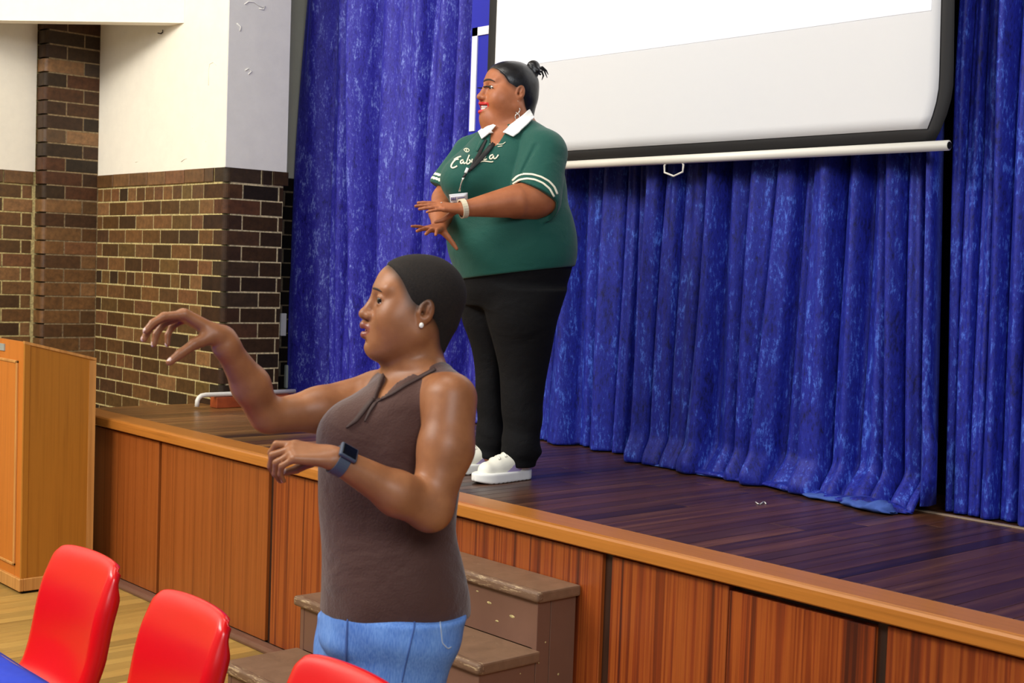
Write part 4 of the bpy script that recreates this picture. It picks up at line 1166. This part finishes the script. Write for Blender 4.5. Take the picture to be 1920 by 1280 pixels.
# gathers running down from the shoulder
for x0, y0, x1, y1 in ((762, 742, 744, 790), (770, 740, 762, 786), (752, 745, 720, 772), (690, 752, 660, 800), (700, 760, 672, 812)):
    a_ = WI(x0, y0, -.145); b_ = WI(x1, y1, -.16)
    cone(T, 's', 0.010, a_, b_, .006, .002)
tI, PT_, QT_ = body('blouse', T, 0.0042, [M_blouse], pI)
bvT = bvh_of((PT_, QT_))
# neckline binding, placket gathers, armhole binding
bd = plain('blouse_binding', (58, 36, 31), 0.7)
drape('neckline_binding', strip_rows([(816, 692), (790, 706), (760, 722), (735, 738), (706, 752), (694, 770), (684, 790)], [6, 6, 6, 6, 6, 5, 3]), bvT, 0.001, 0.003, bd, pI)
drape('neckline_binding', strip_rows([(726, 690), (716, 712), (706, 735), (700, 752)], 5), bvT, 0.001, 0.003, bd, pI)
drape('placket_tie', strip_rows([(700, 748), (682, 770), (668, 788), (650, 802)], [6, 9, 8, 3]), bvT, 0.001, 0.005, bd, pI)
# jeans
Jn = Field()
loft(Jn, 'u', 0.0, [row(1105, 606, 874, 0, .143, AI), row(1130, 602, 876, 0, .145, AI), row(1160, 598, 874, 0, .145, AI), row(1200, 596, 862, 0, .14, AI), row(1225, 610, 840, 0, .12, AI)], grow=-0.003)
fo = lambda r, a, z: 0.003*np.sin(60*z+14*r)*np.exp(-((z-0.83)/0.09)**2)+0.002*np.sin(33*z+5*r)
loft(Jn, 'u', 0.02, legN, wob=fo); loft(Jn, 'u', 0.012, legF, wob=fo)
jI, PJ, QJ = body('jeans', Jn, 0.0045, [M_jeans], pI)
bvJ = bvh_of((PJ, QJ))
drape('side_seam', strip_rows([(779, 1143), (776, 1180), (768, 1215), (760, 1250), (754, 1278)], 3.0), bvJ, 0.0, 0.0018, M_jshade, pI)
drape('pocket_stitching', strip_rows([(826, 1140), (825, 1165), (829, 1205), (840, 1216), (846, 1212)], 2.2), bvJ, 0.0, 0.0015, M_stitch, pI)
drape('fly_crease', strip_rows([(652, 1160), (650, 1200), (649, 1240), (652, 1278)], [2, 4, 4, 2]), bvJ, 0.0, 0.0015, M_jshade, pI)
for rc_, ac_ in ((legN[-1][1], AI-.05), (legF[-1][1], AI+.09)):
    Sh = Field(); c = Rh*rc_+Ah*ac_
    fS = Frame((c[0], c[1], 0), [-Rh, -Ah, Zh])
    cone(Sh, 'u', 0.02, (-.04, 0, .038), (.13, 0, .030), .036, .032, fS); cone(Sh, 'u', 0.02, (-.02, 0, .05), (.0, 0, .085), .04, .042, fS); plane(Sh, 'i', 0.003, (0, 0, 0.001), (0, 0, -1))
    body('shoe', Sh, 0.006, [M_black], pI)
# watch
wt = thing('wristwatch', '', '', tuple(WI(630, 858, -.29)))
for kk in ('label', 'category'): del wt[kk]
keepw(wt, pI)
M_strap = plain('slate_watch_strap', (62, 72, 90), 0.5)
ax_ = unit(WI(745, 925, -.24)-WI(632, 862, -.29)); c_ = WI(632, 862, -.29)+ax_*0.006
u_ = unit(np.cross(ax_, vdir(0, 0, -1))); v_ = np.cross(ax_, u_)
def band(name, c, ax, u, v, ru, rv, wd, th, mat, parent, n=40):
    V = []; prof = [(-wd/2, 0), (-wd/2, th), (wd/2, th), (wd/2, 0)]
    for i in range(n):
        a = 2*math.pi*i/n
        for s_, t_ in prof: V.append(c+ax*s_+u*(math.cos(a)*(ru+t_))+v*(math.sin(a)*(rv+t_)))
    Fc = [(i*4+k, ((i+1) % n)*4+k, ((i+1) % n)*4+(k+1) % 4, i*4+(k+1) % 4) for i in range(n) for k in range(4)]
    return keepw(obj(name, mesh_from(name, V, Fc, mat)), parent)
band('watch_strap', c_, ax_, u_, v_, .0270, .0270, .024, .0030, M_strap, wt)
fc = unit(vdir(-.12, .80, -.62)); fc = unit(fc-np.dot(fc, ax_)*ax_); sd = np.cross(fc, ax_)
fw = Frame(c_+fc*.0325, [ax_, sd, fc])
bm = bmesh.new(); box_bm(bm, (-.0195, -.017, -.005), (.0195, .017, .005), 0.0045, 3)
me = bm_mesh('watch_case', bm, M_strap, True); me.vertices.foreach_set('co', np.array([fw.w(v.co) for v in me.vertices], dtype=np.float32).ravel()); keepw(obj('watch_case', me), wt)
bm = bmesh.new(); box_bm(bm, (-.0155, -.0135, .0045), (.0155, .0135, .0058), 0.0008, 1)
me = bm_mesh('watch_screen', bm, plain('black_watch_glass', (14, 16, 20), 0.1)); me.vertices.foreach_set('co', np.array([fw.w(v.co) for v in me.vertices], dtype=np.float32).ravel()); keepw(obj('watch_screen', me), wt)

# ================================================================== WOMAN IN GREEN (on the stage)
AS = 5.12
def WS(px, py, da=0.0): return on_a(px, py, AS+da)
def rowS(py, L, R, da, ah, grow=0.0): return row(py, L, R, da, ah, AS, grow)
ft = WS(950, 880, 0)
pS = thing('person', 'woman in green polo shirt and black trousers standing on the stage with hands held out', 'person', (ft[0], ft[1], SZ))
hfS = head_frame(WS(955, 175, 0.0), 22, 1, 0, 1.10)
trunkS = [row(530, 860, 1068, 0, .205, AS), row(510, 852, 1073, 0, .215, AS), row(480, 841, 1082, 0, .225, AS), row(440, 838, 1083, 0, .225, AS), row(405, 841, 1074, 0, .215, AS), row(375, 840, 1064, 0, .205, AS),
          row(345, 840, 1062, 0, .20, AS), row(315, 850, 1058, 0, .185, AS), row(285, 866, 1050, 0, .165, AS), row(262, 884, 1036, 0, .135, AS), row(243, 905, 1018, 0, .10, AS), row(226, 925, 1000, 0, .07, AS)]
lgN = [rowS(540, 900, 1062, -.06, .15), rowS(570, 905, 1054, -.06, .15), rowS(605, 914, 1045, -.06, .135), rowS(645, 925, 1036, -.05, .115), rowS(690, 934, 1027, -.04, .10), rowS(740, 938, 1021, -.04, .088), rowS(800, 943, 1015, -.04, .08), rowS(840, 942, 1010, -.04, .08), rowS(868, 946, 1006, -.04, .07)]
lgF = [rowS(540, 860, 985, .08, .13), rowS(570, 862, 980, .08, .13), rowS(605, 868, 965, .09, .12), rowS(640, 880, 958, .10, .105), rowS(690, 889, 952, .11, .09), rowS(740, 892, 948, .11, .08), rowS(790, 895, 950, .11, .075), rowS(825, 893, 950, .11, .075), rowS(846, 896, 946, .11, .07)]
B = Field()
head(B, hfS, full=1.22, cheek=1.30, double=1.35, mouth='smile')
cone(B, 'u', 0.04, WS(958, 200, .01), WS(965, 250, .0), .056, .078)
cone(B, 'u', 0.04, WS(948, 215, -.01), WS(938, 262, -.03), .052, .058)
loft(B, 'u', 0.03, trunkS, grow=-0.014)
cone(B, 'u', 0.05, WS(975, 250, .0), WS(1018, 285, -.12), .06, .078)
cone(B, 'u', 0.05, WS(950, 255, .03), WS(885, 285, .12), .06, .06)
loft(B, 'u', 0.02, lgN, grow=-.012, z0=SZ+.05); loft(B, 'u', 0.02, lgF, grow=-.012, z0=SZ+.05)
# near arm
cone(B, 'u', 0.03, WS(1018, 288, -.13), WS(1008, 368, -.20), .082, .066)
cone(B, 'u', 0.05, WS(1014, 370, -.20), WS(968, 377, -.25), .056, .061)
cone(B, 'u', 0.0, WS(968, 377, -.25), WS(872, 391, -.33), .062, .0285)
nlS = []
wS1 = WS(868, 392, -.335)
hand(B, wS1, vdir(-.96, .06, -.28), vdir(.12, .90, -.40), [(2, 4, 3), (4, 5, 4), (5, 6, 5), (6, 8, 5)], [4, 0, -3, -8], [(.55, .10, -.80), (.75, -.1, -.6), (.9, -.1, -.3)], 0.90, right=False, nails=nlS)
# far arm
cone(B, 'u', 0.03, WS(880, 292, .12), WS(838, 372, .07), .060, .052)
cone(B, 'u', 0.02, WS(834, 374, .06), WS(828, 398, -.06), .050, .046)
cone(B, 'u', 0.02, WS(828, 398, -.06), WS(824, 424, -.20), .046, .029)
wS2 = WS(824, 426, -.205)
hand(B, wS2, vdir(-.30, -.14, -.94), vdir(.05, .93, -.30), [(-4, 10, 6), (-2, 8, 6), (-4, 8, 6), (-10, 6, 4)], [16, 4, -12, -34], [(.30, .78, -.50), (.25, .75, -.55), (.25, .70, -.55)], 0.90, right=True, nails=nlS)
ltS = lips_test(hfS, 'smile'); imS = inside_mouth(hfS)
def mfS(P):
    m = np.zeros(len(P), int); m[imS(P)] = 2; m[ltS(P) & ~imS(P)] = 1
    return m
bS, P_, Q_ = body('body', B, 0.0036, [M_skinS, M_lipS, M_mouth], pS, mfS)
bvhS = bvh_of((P_, Q_))
eyes(hfS, pS, (1, 0.25, 0.0))
# teeth: two rows along the smile
for z_, h_ in ((-0.0545, 0.0052), (-0.0635, 0.0042)):
    for k_ in range(-5, 6):
        yy = k_*0.0052; xx = 0.1005-0.45*abs(yy)-6.0*yy*yy
        ellmesh('tooth', (xx-0.004, yy, z_), (0.0045, 0.0029, h_), M_teeth, pS, hfS, None, 10)
# brows, lashes
bx_ = lambda pts: [(x, y) for x, y in pts]
drape('eyebrow', strip_rows([(906, 153), (912, 149), (920, 149), (928, 153)], [2.2, 3.4, 3, 1], m=3), bvhS, 0.0, 0.0014, M_brow, pS)
drape('eyelashes', strip_rows([(907, 164), (913, 161), (919, 162), (926, 166)], [1.2, 2.4, 2.8, 1.2], m=3), bvhS, 0.004, 0.003, M_lash, pS)
ellmesh('eyelashes', (0.094, -0.036, 0.013), (0.012, 0.010, 0.0018), M_lash, pS, hfS, None, 12)
# hair: sleek, swept up into a small bun
Hh = Field()
ell(Hh, 'u', 0.0, (-0.014, 0, 0.029), (0.091, 0.0775, 0.0830), hfS)
ell(Hh, 'u', 0.02, (0.022, 0, 0.040), (0.0665, 0.066, 0.0620), hfS)
cone(Hh, 'u', 0.03, (-0.046, 0, -0.02), (-0.040, 0, -0.080), .054, .050, hfS)
ell(Hh, 's', 0.006, (0.110, 0, -0.024), (0.092, 0.2, 0.112), hfS)
ell(Hh, 's', 0.004, (0.006, 0, -0.085), (0.046, 0.2, 0.083), hfS)
hS, _, _ = body('hair', Hh, 0.0035, [M_hairS], pS); stubble(bS, P_, Hh, 0.013, 0.7)
Hb = Field()
bc = WS(1000, 126, 0.02)
fb = Frame(bc, np.eye(3))
ell(Hb, 'u', 0.0, (0, 0, 0), (.026, .026, .027), fb)
bt = Frame(WS(1000, 140, .01), np.eye(3)); ell(Hb, 'u', 0.02, (0, 0, 0), (.018, .018, .02), bt)
cone(Hb, 'u', 0.004, bc+vdir(-.012, .01, -.012), bc+vdir(.016, -.014, -.018), .010, .011)
body('hair_bun', Hb, 0.003, [M_hairS], pS)
for pts in ([(1006, 132), (1014, 128), (1021, 133), (1026, 146)], [(1006, 134), (1016, 134), (1019, 142), (1016, 150)], [(1006, 130), (1017, 126), (1024, 132), (1028, 140)], [(1004, 136), (1010, 137), (1014, 140)]):
    tube('hair_strand', [WS(x, y, .01+.004*i) for i, (x, y) in enumerate(pts)], [.006, .005, .0035, .0012][:len(pts)], M_hairS, pS, 7)
for pts in ([(934, 127), (941, 131), (936, 134), (944, 139)], [(944, 139), (950, 142), (957, 141)], [(936, 121), (930, 127), (938, 132)]):
    drape('edge_curl', strip_rows(pts, 1.6, m=3), bvhS, 0.0005, 0.001, M_hairS, pS)
# earring: hook and two linked rings
M_silver = plain('silver_earring', (226, 222, 214), 0.2, 0.5, 0.8)
er = thing('earring', '', '', tuple(WS(960, 205, -.10)))
for kk in ('label', 'category'): del er[kk]
keepw(er, pS)
e0 = hfS.w((0.0, 0.083, -0.034))
tube('hook', [e0, e0-Zh*.012, e0-Zh*.022], .0012, M_silver, er, 6)
for zc, r_ in ((-.034, .011), (-.060, .0105)):
    c = e0+Zh*zc; tube('ring', [c+Rh*math.cos(a)*r_*.85+Zh*math.sin(a)*r_*1.15 for a in np.linspace(0, 2*math.pi, 6, endpoint=False)], .0019, M_silver, er, 8, True)
tube('hook', [e0-Zh*.044, e0-Zh*.052], .0014, M_silver, er, 6)
# shirt
def foldS(r, a, z): return 0.003*np.sin(22*z+12*r+2*np.sin(7*r))*np.clip((z-1.55)/0.2, 0.25, 1)
T = Field()
cone(T, 'u', 0.05, WS(978, 254, -.01), WS(1018, 287, -.12), .074, .087)
cone(T, 'u', 0.05, WS(948, 257, .03), WS(884, 287, .12), .062, .066)
# near sleeve as its own cut volume
sl_a, sl_b = WS(1016, 290, -.125), WS(1003, 372, -.205)
cone(T, 'u', 0.02, sl_a, sl_b, .092, .098)
sn_ = unit(vdir(-.42, -.86, -.22)); sp_ = WS(1000, 364, -.20)
# cut the sleeve below its hem, keeping the trunk
def sleeve_cut(p):
    d = (p-sp_)@sn_; r = p@Rh; a = p@Ah
    q = p-WS(990, 392, -.26); g = np.linalg.norm(q/np.array([1, 1, 1.0]), axis=-1)-.105
    return np.maximum(-d, np.maximum(g, (a-(AS-.195))))
T.add('s', 0.004, sleeve_cut, WS(990, 392, -.26)-.12, WS(990, 392, -.26)+.12)
loft(T, 'u', 0.0, trunkS, wob=foldS)
ell(T, 'u', 0.06, (0, 0, 0), (.105, .105, .092), Frame(WS(878, 338, -.13), np.eye(3)))
ell(T, 'u', 0.05, (0, 0, 0), (.095, .09, .085), Frame(WS(872, 335, .02), np.eye(3)))
# far sleeve
cone(T, 'u', 0.02, WS(880, 290, .12), WS(834, 347, .08), .066, .060)
pl_ = WS(826, 352, .08); pn_ = unit(vdir(-.45, -.9, -.1))
T.add('s', 0.004, lambda p: np.maximum(-((p-pl_)@pn_), np.linalg.norm(p-pl_, axis=-1)-.085), pl_-.09, pl_+.09)
# neck opening
cone(T, 's', 0.006, WS(966, 212, .01), WS(955, 234, -.02), .072, .066)
cone(T, 's', 0.005, WS(938, 246, -.09), WS(914, 280, -.19), .034, .008)
plane(T, 'i', 0.006, WS(855, 524, -.1), unit(vdir(.15, -1, -.02)))
for x0, y0, x1, y1, d0, d1 in ((990, 262, 962, 318, -.20, -.235), (972, 262, 948, 330, -.19, -.24), (1004, 272, 975, 330, -.215, -.24), (935, 290, 915, 330, -.2, -.24)):
    cone(T, 's', 0.014, WS(x0, y0, d0), WS(x1, y1, d1), .006, .003)
def shirt_mat(P):
    m = np.zeros(len(P), int); d = (P-sp_)@sn_; r = P@Rh; a = P@Ah
    near = np.linalg.norm(P-WS(1003, 350, -.20), axis=1) < .15
    ax2 = unit(sl_b-sl_a); rad = np.linalg.norm((P-sl_a)-((P-sl_a)@ax2)[:, None]*ax2, axis=1)
    s = near & (rad > 9.075) & (rad < .125) & (((d > -.034) & (d < -.022)) | ((d > -.056) & (d < -.043))) & (a < AS-.10)
    m[s] = 1
    d2 = (P-pl_)@pn_; f = np.linalg.norm(P-pl_, axis=1) < .10
    m[f & (((d2 > -.022) & (d2 < -.012)) | ((d2 > -.04) & (d2 < -.03))) & (P@Rh < (pl_@Rh)+.03)] = 1
    return m
M_shirt = fabric('dark_green_jersey', (18, 78, 68), 0.68, 260, 0.1, fold=((1, 1, 1.6), 5, 0.45), sheen=0.12)
M_cream = plain('cream_stripe', (236, 230, 208), 0.7)
sS, PT_, QT_ = body('polo_shirt', T, 0.0042, [M_shirt, M_cream], pS, shirt_mat)
bvT = bvh_of((PT_, QT_), (P_, Q_)); bvTs = bvh_of((PT_, QT_))
M_coll = plain('white_collar_cloth', (238, 238, 236), 0.7, 0.3, 0, 200, 0.1)
# collar: near flap and far flap plus the stand round the neck
drape('collar', patch([(992, 203), (975, 220), (958, 236), (944, 250)], [(1002, 222), (990, 236), (975, 250), (962, 259)], 14, 9), bvT, 0.010, 0.006, M_coll, pS)
drape('collar', patch([(926, 233), (916, 236), (908, 243), (899, 250)], [(931, 236), (924, 246), (914, 256), (905, 263)], 12, 7), bvT, 0.008, 0.006, M_coll, pS)
for pts in ([(960.6, 339), (970, 330), (981, 326), (998, 326.5), (1015, 331.5), (1030, 340), (1040, 351), (1045, 364)], [(961.5, 345), (974, 337), (988, 334.5), (1003, 336.5), (1018, 343), (1031, 354), (1039, 369)]):
    drape('sleeve_stripe', strip_rows(pts, 3.4, n=40, m=3), bvTs, 0.0006, 0.0012, M_cream, pS)
# placket, lanyard and badge
drape('placket', strip_rows([(906, 262), (900, 272), (894, 284)], [7, 6, 4]), bvTs, 0.002, 0.004, M_shirt, pS)
ln = thing('lanyard', '', '', tuple(WS(900, 300, -.25)))
for kk in ('label', 'category'): del ln[kk]
keepw(ln, pS)
M_lan = plain('black_lanyard', (20, 20, 24), 0.6)
drape('strap', strip_rows([(938, 254), (925, 270), (912, 286), (897, 303), (882, 318)], [7.5, 8, 8.5, 8, 6]), bvTs, 0.004, 0.003, M_lan, ln)
drape('strap', strip_rows([(912, 262), (905, 276), (898, 290), (888, 306), (879, 322)], [4, 5, 6, 6, 4]), bvTs, 0.003, 0.002, M_lan, ln)
drape('buckle', strip_rows([(877, 316), (873, 325)], 5), bvTs, 0.005, 0.004, M_plastic, ln)
drape('strap', strip_rows([(874, 325), (869, 333)], 4), bvTs, 0.005, 0.004, M_lan, ln)
for o_ in (0, 2.5): drape('chain', strip_rows([(868+o_, 333), (865-o_*0.4, 345), (861+o_, 358)], 1.5), bvTs, 0.006, 0.003, M_silver, ln)
bdg = drape('badge_holder', patch([(845, 362), (877, 359)], [(848, 377), (878, 376)], 6, 6), bvTs, 0.012, 0.003, plain('clear_badge', (214, 218, 224), 0.15), ln)
drape('badge_card', patch([(847, 364.5), (875, 361.5)], [(849, 377), (876, 376)], 6, 6), bvTs, 0.0145, 0.002, plain('badge_card', (226, 228, 236), 0.5), ln)
M_ink = plain('badge_print', (90, 88, 150), 0.6)
for x in (849.5, 852.5, 855.5): drape('print', strip_rows([(x, 366), (x+.3, 372)], 1.0, n=4), bvTs, 0.0162, 0.001, M_ink, ln)
drape('print', strip_rows([(848.5, 369), (857, 369)], 1.2, n=5), bvTs, 0.0162, 0.001, M_ink, ln)
drape('print', strip_rows([(860, 367.5), (872, 366.5)], 0.9, n=5), bvTs, 0.0162, 0.001, M_ink, ln)
# lettering and small emblems on the chest (crop coordinates -> picture)
def Z(pts): return [(820+x/5.335, 180+y/5.335) for x, y in pts]
M_letter = plain('cream_lettering', (240, 232, 206), 0.7)
for pts, wd in (([(215, 634), (190, 632), (165, 655), (145, 685), (135, 710), (150, 724), (178, 715), (200, 700)], 2.6), ([(168, 640), (200, 618), (240, 606)], 2.3),
                ([(262, 642), (242, 640), (228, 662), (236, 684), (256, 672), (268, 645), (258, 672), (272, 684), (286, 668)], 2.3),
                ([(322, 592), (305, 630), (290, 672), (300, 688), (326, 672), (336, 645), (316, 640)], 2.3),
                ([(352, 632), (340, 656), (346, 676), (362, 664)], 2.2),
                ([(462, 622), (488, 606), (484, 588), (462, 598), (450, 624), (466, 644), (496, 632)], 2.4),
                ([(560, 588), (532, 594), (518, 618), (532, 638), (556, 620), (566, 590), (560, 622), (574, 636), (604, 604), (612, 588)], 2.4),
                ([(372, 690), (410, 668), (452, 652), (500, 656), (545, 664), (560, 656)], 1.9),
                ([(268, 538), (285, 522), (310, 528), (328, 545), (312, 562), (292, 566), (276, 552), (268, 538)], 1.2), ([(288, 534), (306, 545), (292, 556)], 1.1),
                ([(592, 486), (606, 478), (622, 490), (640, 478), (654, 488), (668, 472), (682, 462)], 1.1), ([(604, 508), (652, 500)], 1.2), ([(524, 480), (532, 492)], 1.3)):
    drape('lettering', strip_rows(Z(pts), wd, m=3), bvTs, 0.0012, 0.0016, M_letter, pS)
# bracelet of flat links
ab = unit(WS(950, 378, -.27)-WS(872, 391, -.33)); cb = WS(868, 391, -.333)
ub = unit(np.cross(ab, Zh)); vb = np.cross(ab, ub)
band('bracelet', cb, ab, ub, vb, .0300, .0300, .019, .005, plain('cream_bracelet', (214, 204, 178), 0.3), pS, 24)
ellmesh('ring', tuple(wS1+vdir(-.075, .018, -.045)), (.004, .004, .002), M_silver, pS, None, None, 8)
# trousers
def fT(r, a, z): return 0.0035*np.sin(48*z+10*r)*np.exp(-((z-SZ-.16)/0.10)**2)+0.002*np.sin(20*z+8*r)
J = Field()
loft(J, 'u', 0.0, [rowS(488, 846, 1078, 0, .215), rowS(505, 853, 1074, 0, .21), rowS(525, 859, 1068, 0, .20), rowS(550, 861, 1058, 0, .185), rowS(575, 868, 1050, 0, .15)], grow=-0.006)
loft(J, 'u', 0.03, lgN, wob=fT, z0=SZ+.052); loft(J, 'u', 0.012, lgF, wob=fT, z0=SZ+.06)
ell(J, 'u', 0.02, (0, 0, 0), (.072, .080, .030), Frame(WS(978, 846, -.04), np.eye(3)))
ell(J, 'u', 0.02, (0, 0, 0), (.066, .070, .028), Frame(WS(922, 828, .11), np.eye(3)))
M_trous = fabric('black_trousers', (5, 5, 8), 0.85, 240, 0.1, fold=((1, 1, 1.4), 6, 0.5), sheen=0.0)
body('trousers', J, 0.0045, [M_trous], pS)
# sneakers
M_sole = plain('white_rubber', (240, 240, 236), 0.4)
M_upper = plain('cream_leather', (238, 236, 222), 0.42)
M_lilac = plain('lilac_panel', (176, 160, 206), 0.6)
def sneaker(heel, yaw, L=0.265):
    """heel: world point of the heel on the floor; toe points at yaw degrees from picture-left towards the camera"""
    f = vdir(-math.cos(math.radians(yaw)), 0, -math.sin(math.radians(yaw))); l = np.cross(Zh, f)
    fr = Frame(heel, [f, l, Zh])
    t = thing('sneaker', '', '', tuple(heel))
    for kk in ('label', 'category'): del t[kk]
    keepw(t, pS)
    S = Field()
    outl = [(.0, .034), (.04, .040), (.10, .040), (.17, .047), (.215, .043), (.245, .030)]
    def outline(fr, grow, z0, z1, rd, nm='u'):
        xs = np.linspace(-.012-grow, L+grow, 100)
        def half(x):
            t_ = np.clip(x/L, 0, 1); w_ = 0.039+0.009*np.sin((t_-.35)*math.pi*1.3)
            e = np.where(x > L-.075, np.sqrt(np.clip(1-((x-(L-.075))/(.075+grow))**2, 0, 1)), 1.0)
            e2 = np.where(x < .03, np.sqrt(np.clip(1-((.03-x)/(.042+grow))**2, 0, 1)), 1.0)
            return (w_+grow)*e*e2
        H = half(xs)
        def fn(p):
            q = fr.loc(p); h = np.interp(q[..., 0], xs, H, left=0, right=0); d = np.abs(q[..., 1])-h
            d = np.maximum(d, np.maximum(-(L+grow)+q[..., 0], -.012-grow-q[..., 0]))*0.8
            lift = 0.010*np.clip((q[..., 0]-(L-.07))/.07, 0, 1)**2
            return smax(smax(d, q[..., 2]-z1, rd), z0+lift-q[..., 2], rd)
        c = fr.w((L/2, 0, (z0+z1)/2)); return fn, c-L*.62, c+L*.62
    fn, lo, hi = outline(fr, .004, .0, .040, .008); S.add('u', 0, fn, lo, hi)
    for gx in np.arange(.03, L-.02, .022): bx(S, 's', 0.001, (gx, 0, 0.0), (.003, .06, .004), .001, fr)
    body('sole', S, 0.0032, [M_sole], t)
    U = Field()
    cone(U, 'u', 0.0, (.030, 0, .055), (.040, 0, .088), .037, .038, fr)
    cone(U, 'u', 0.03, (.045, 0, .055), (.205, 0, .045), .040, .034, fr)
    cone(U, 'u', 0.03, (.05, 0, .088), (.150, 0, .062), .033, .028, fr)
    cone(U, 'u', 0.012, (.070, 0, .110), (.095, 0, .092), .022, .024, fr)
    fn, lo, hi = outline(fr, .0, .02, .13, .01); U.add('i', .004, fn, (-99,)*3, (99,)*3)
    def um(P):
        q = fr.loc(P); x, z = q[:, 0], q[:, 2]
        return ((np.abs(q[:, 1]) > .018) & (z < .040+.75*(.135-x)) & (z > .040+.75*(.065-x)) & (x > .0)).astype(int)
    o, Pu, Qu = body('upper', U, 0.0032, [M_upper, M_lilac], t, um)
    bu = BVHTree.FromPolygons(Pu.tolist(), Qu.tolist())
    for k in range(5):
        x = .105+.016*k; pts = []
        for yy in np.linspace(-.022, .022, 7):
            h = bu.ray_cast(Vector(fr.w((x+yy*.25*(1 if k % 2 else -1), yy, .2))), Vector((0, 0, -1)))
            if h[0] is not None: pts.append(np.array(h[0])+Zh*.0015)
        if len(pts) > 3: tube('lace', pts, .0028, M_upper, t, 7)
    return t
hN = on_z(1000, 868, SZ); 
sneaker(np.array([WS(988, 880, -.01)[0], WS(988, 880, -.01)[1], SZ]), 42)
sneaker(np.array([WS(940, 866, .15)[0], WS(940, 866, .15)[1], SZ]), 30)
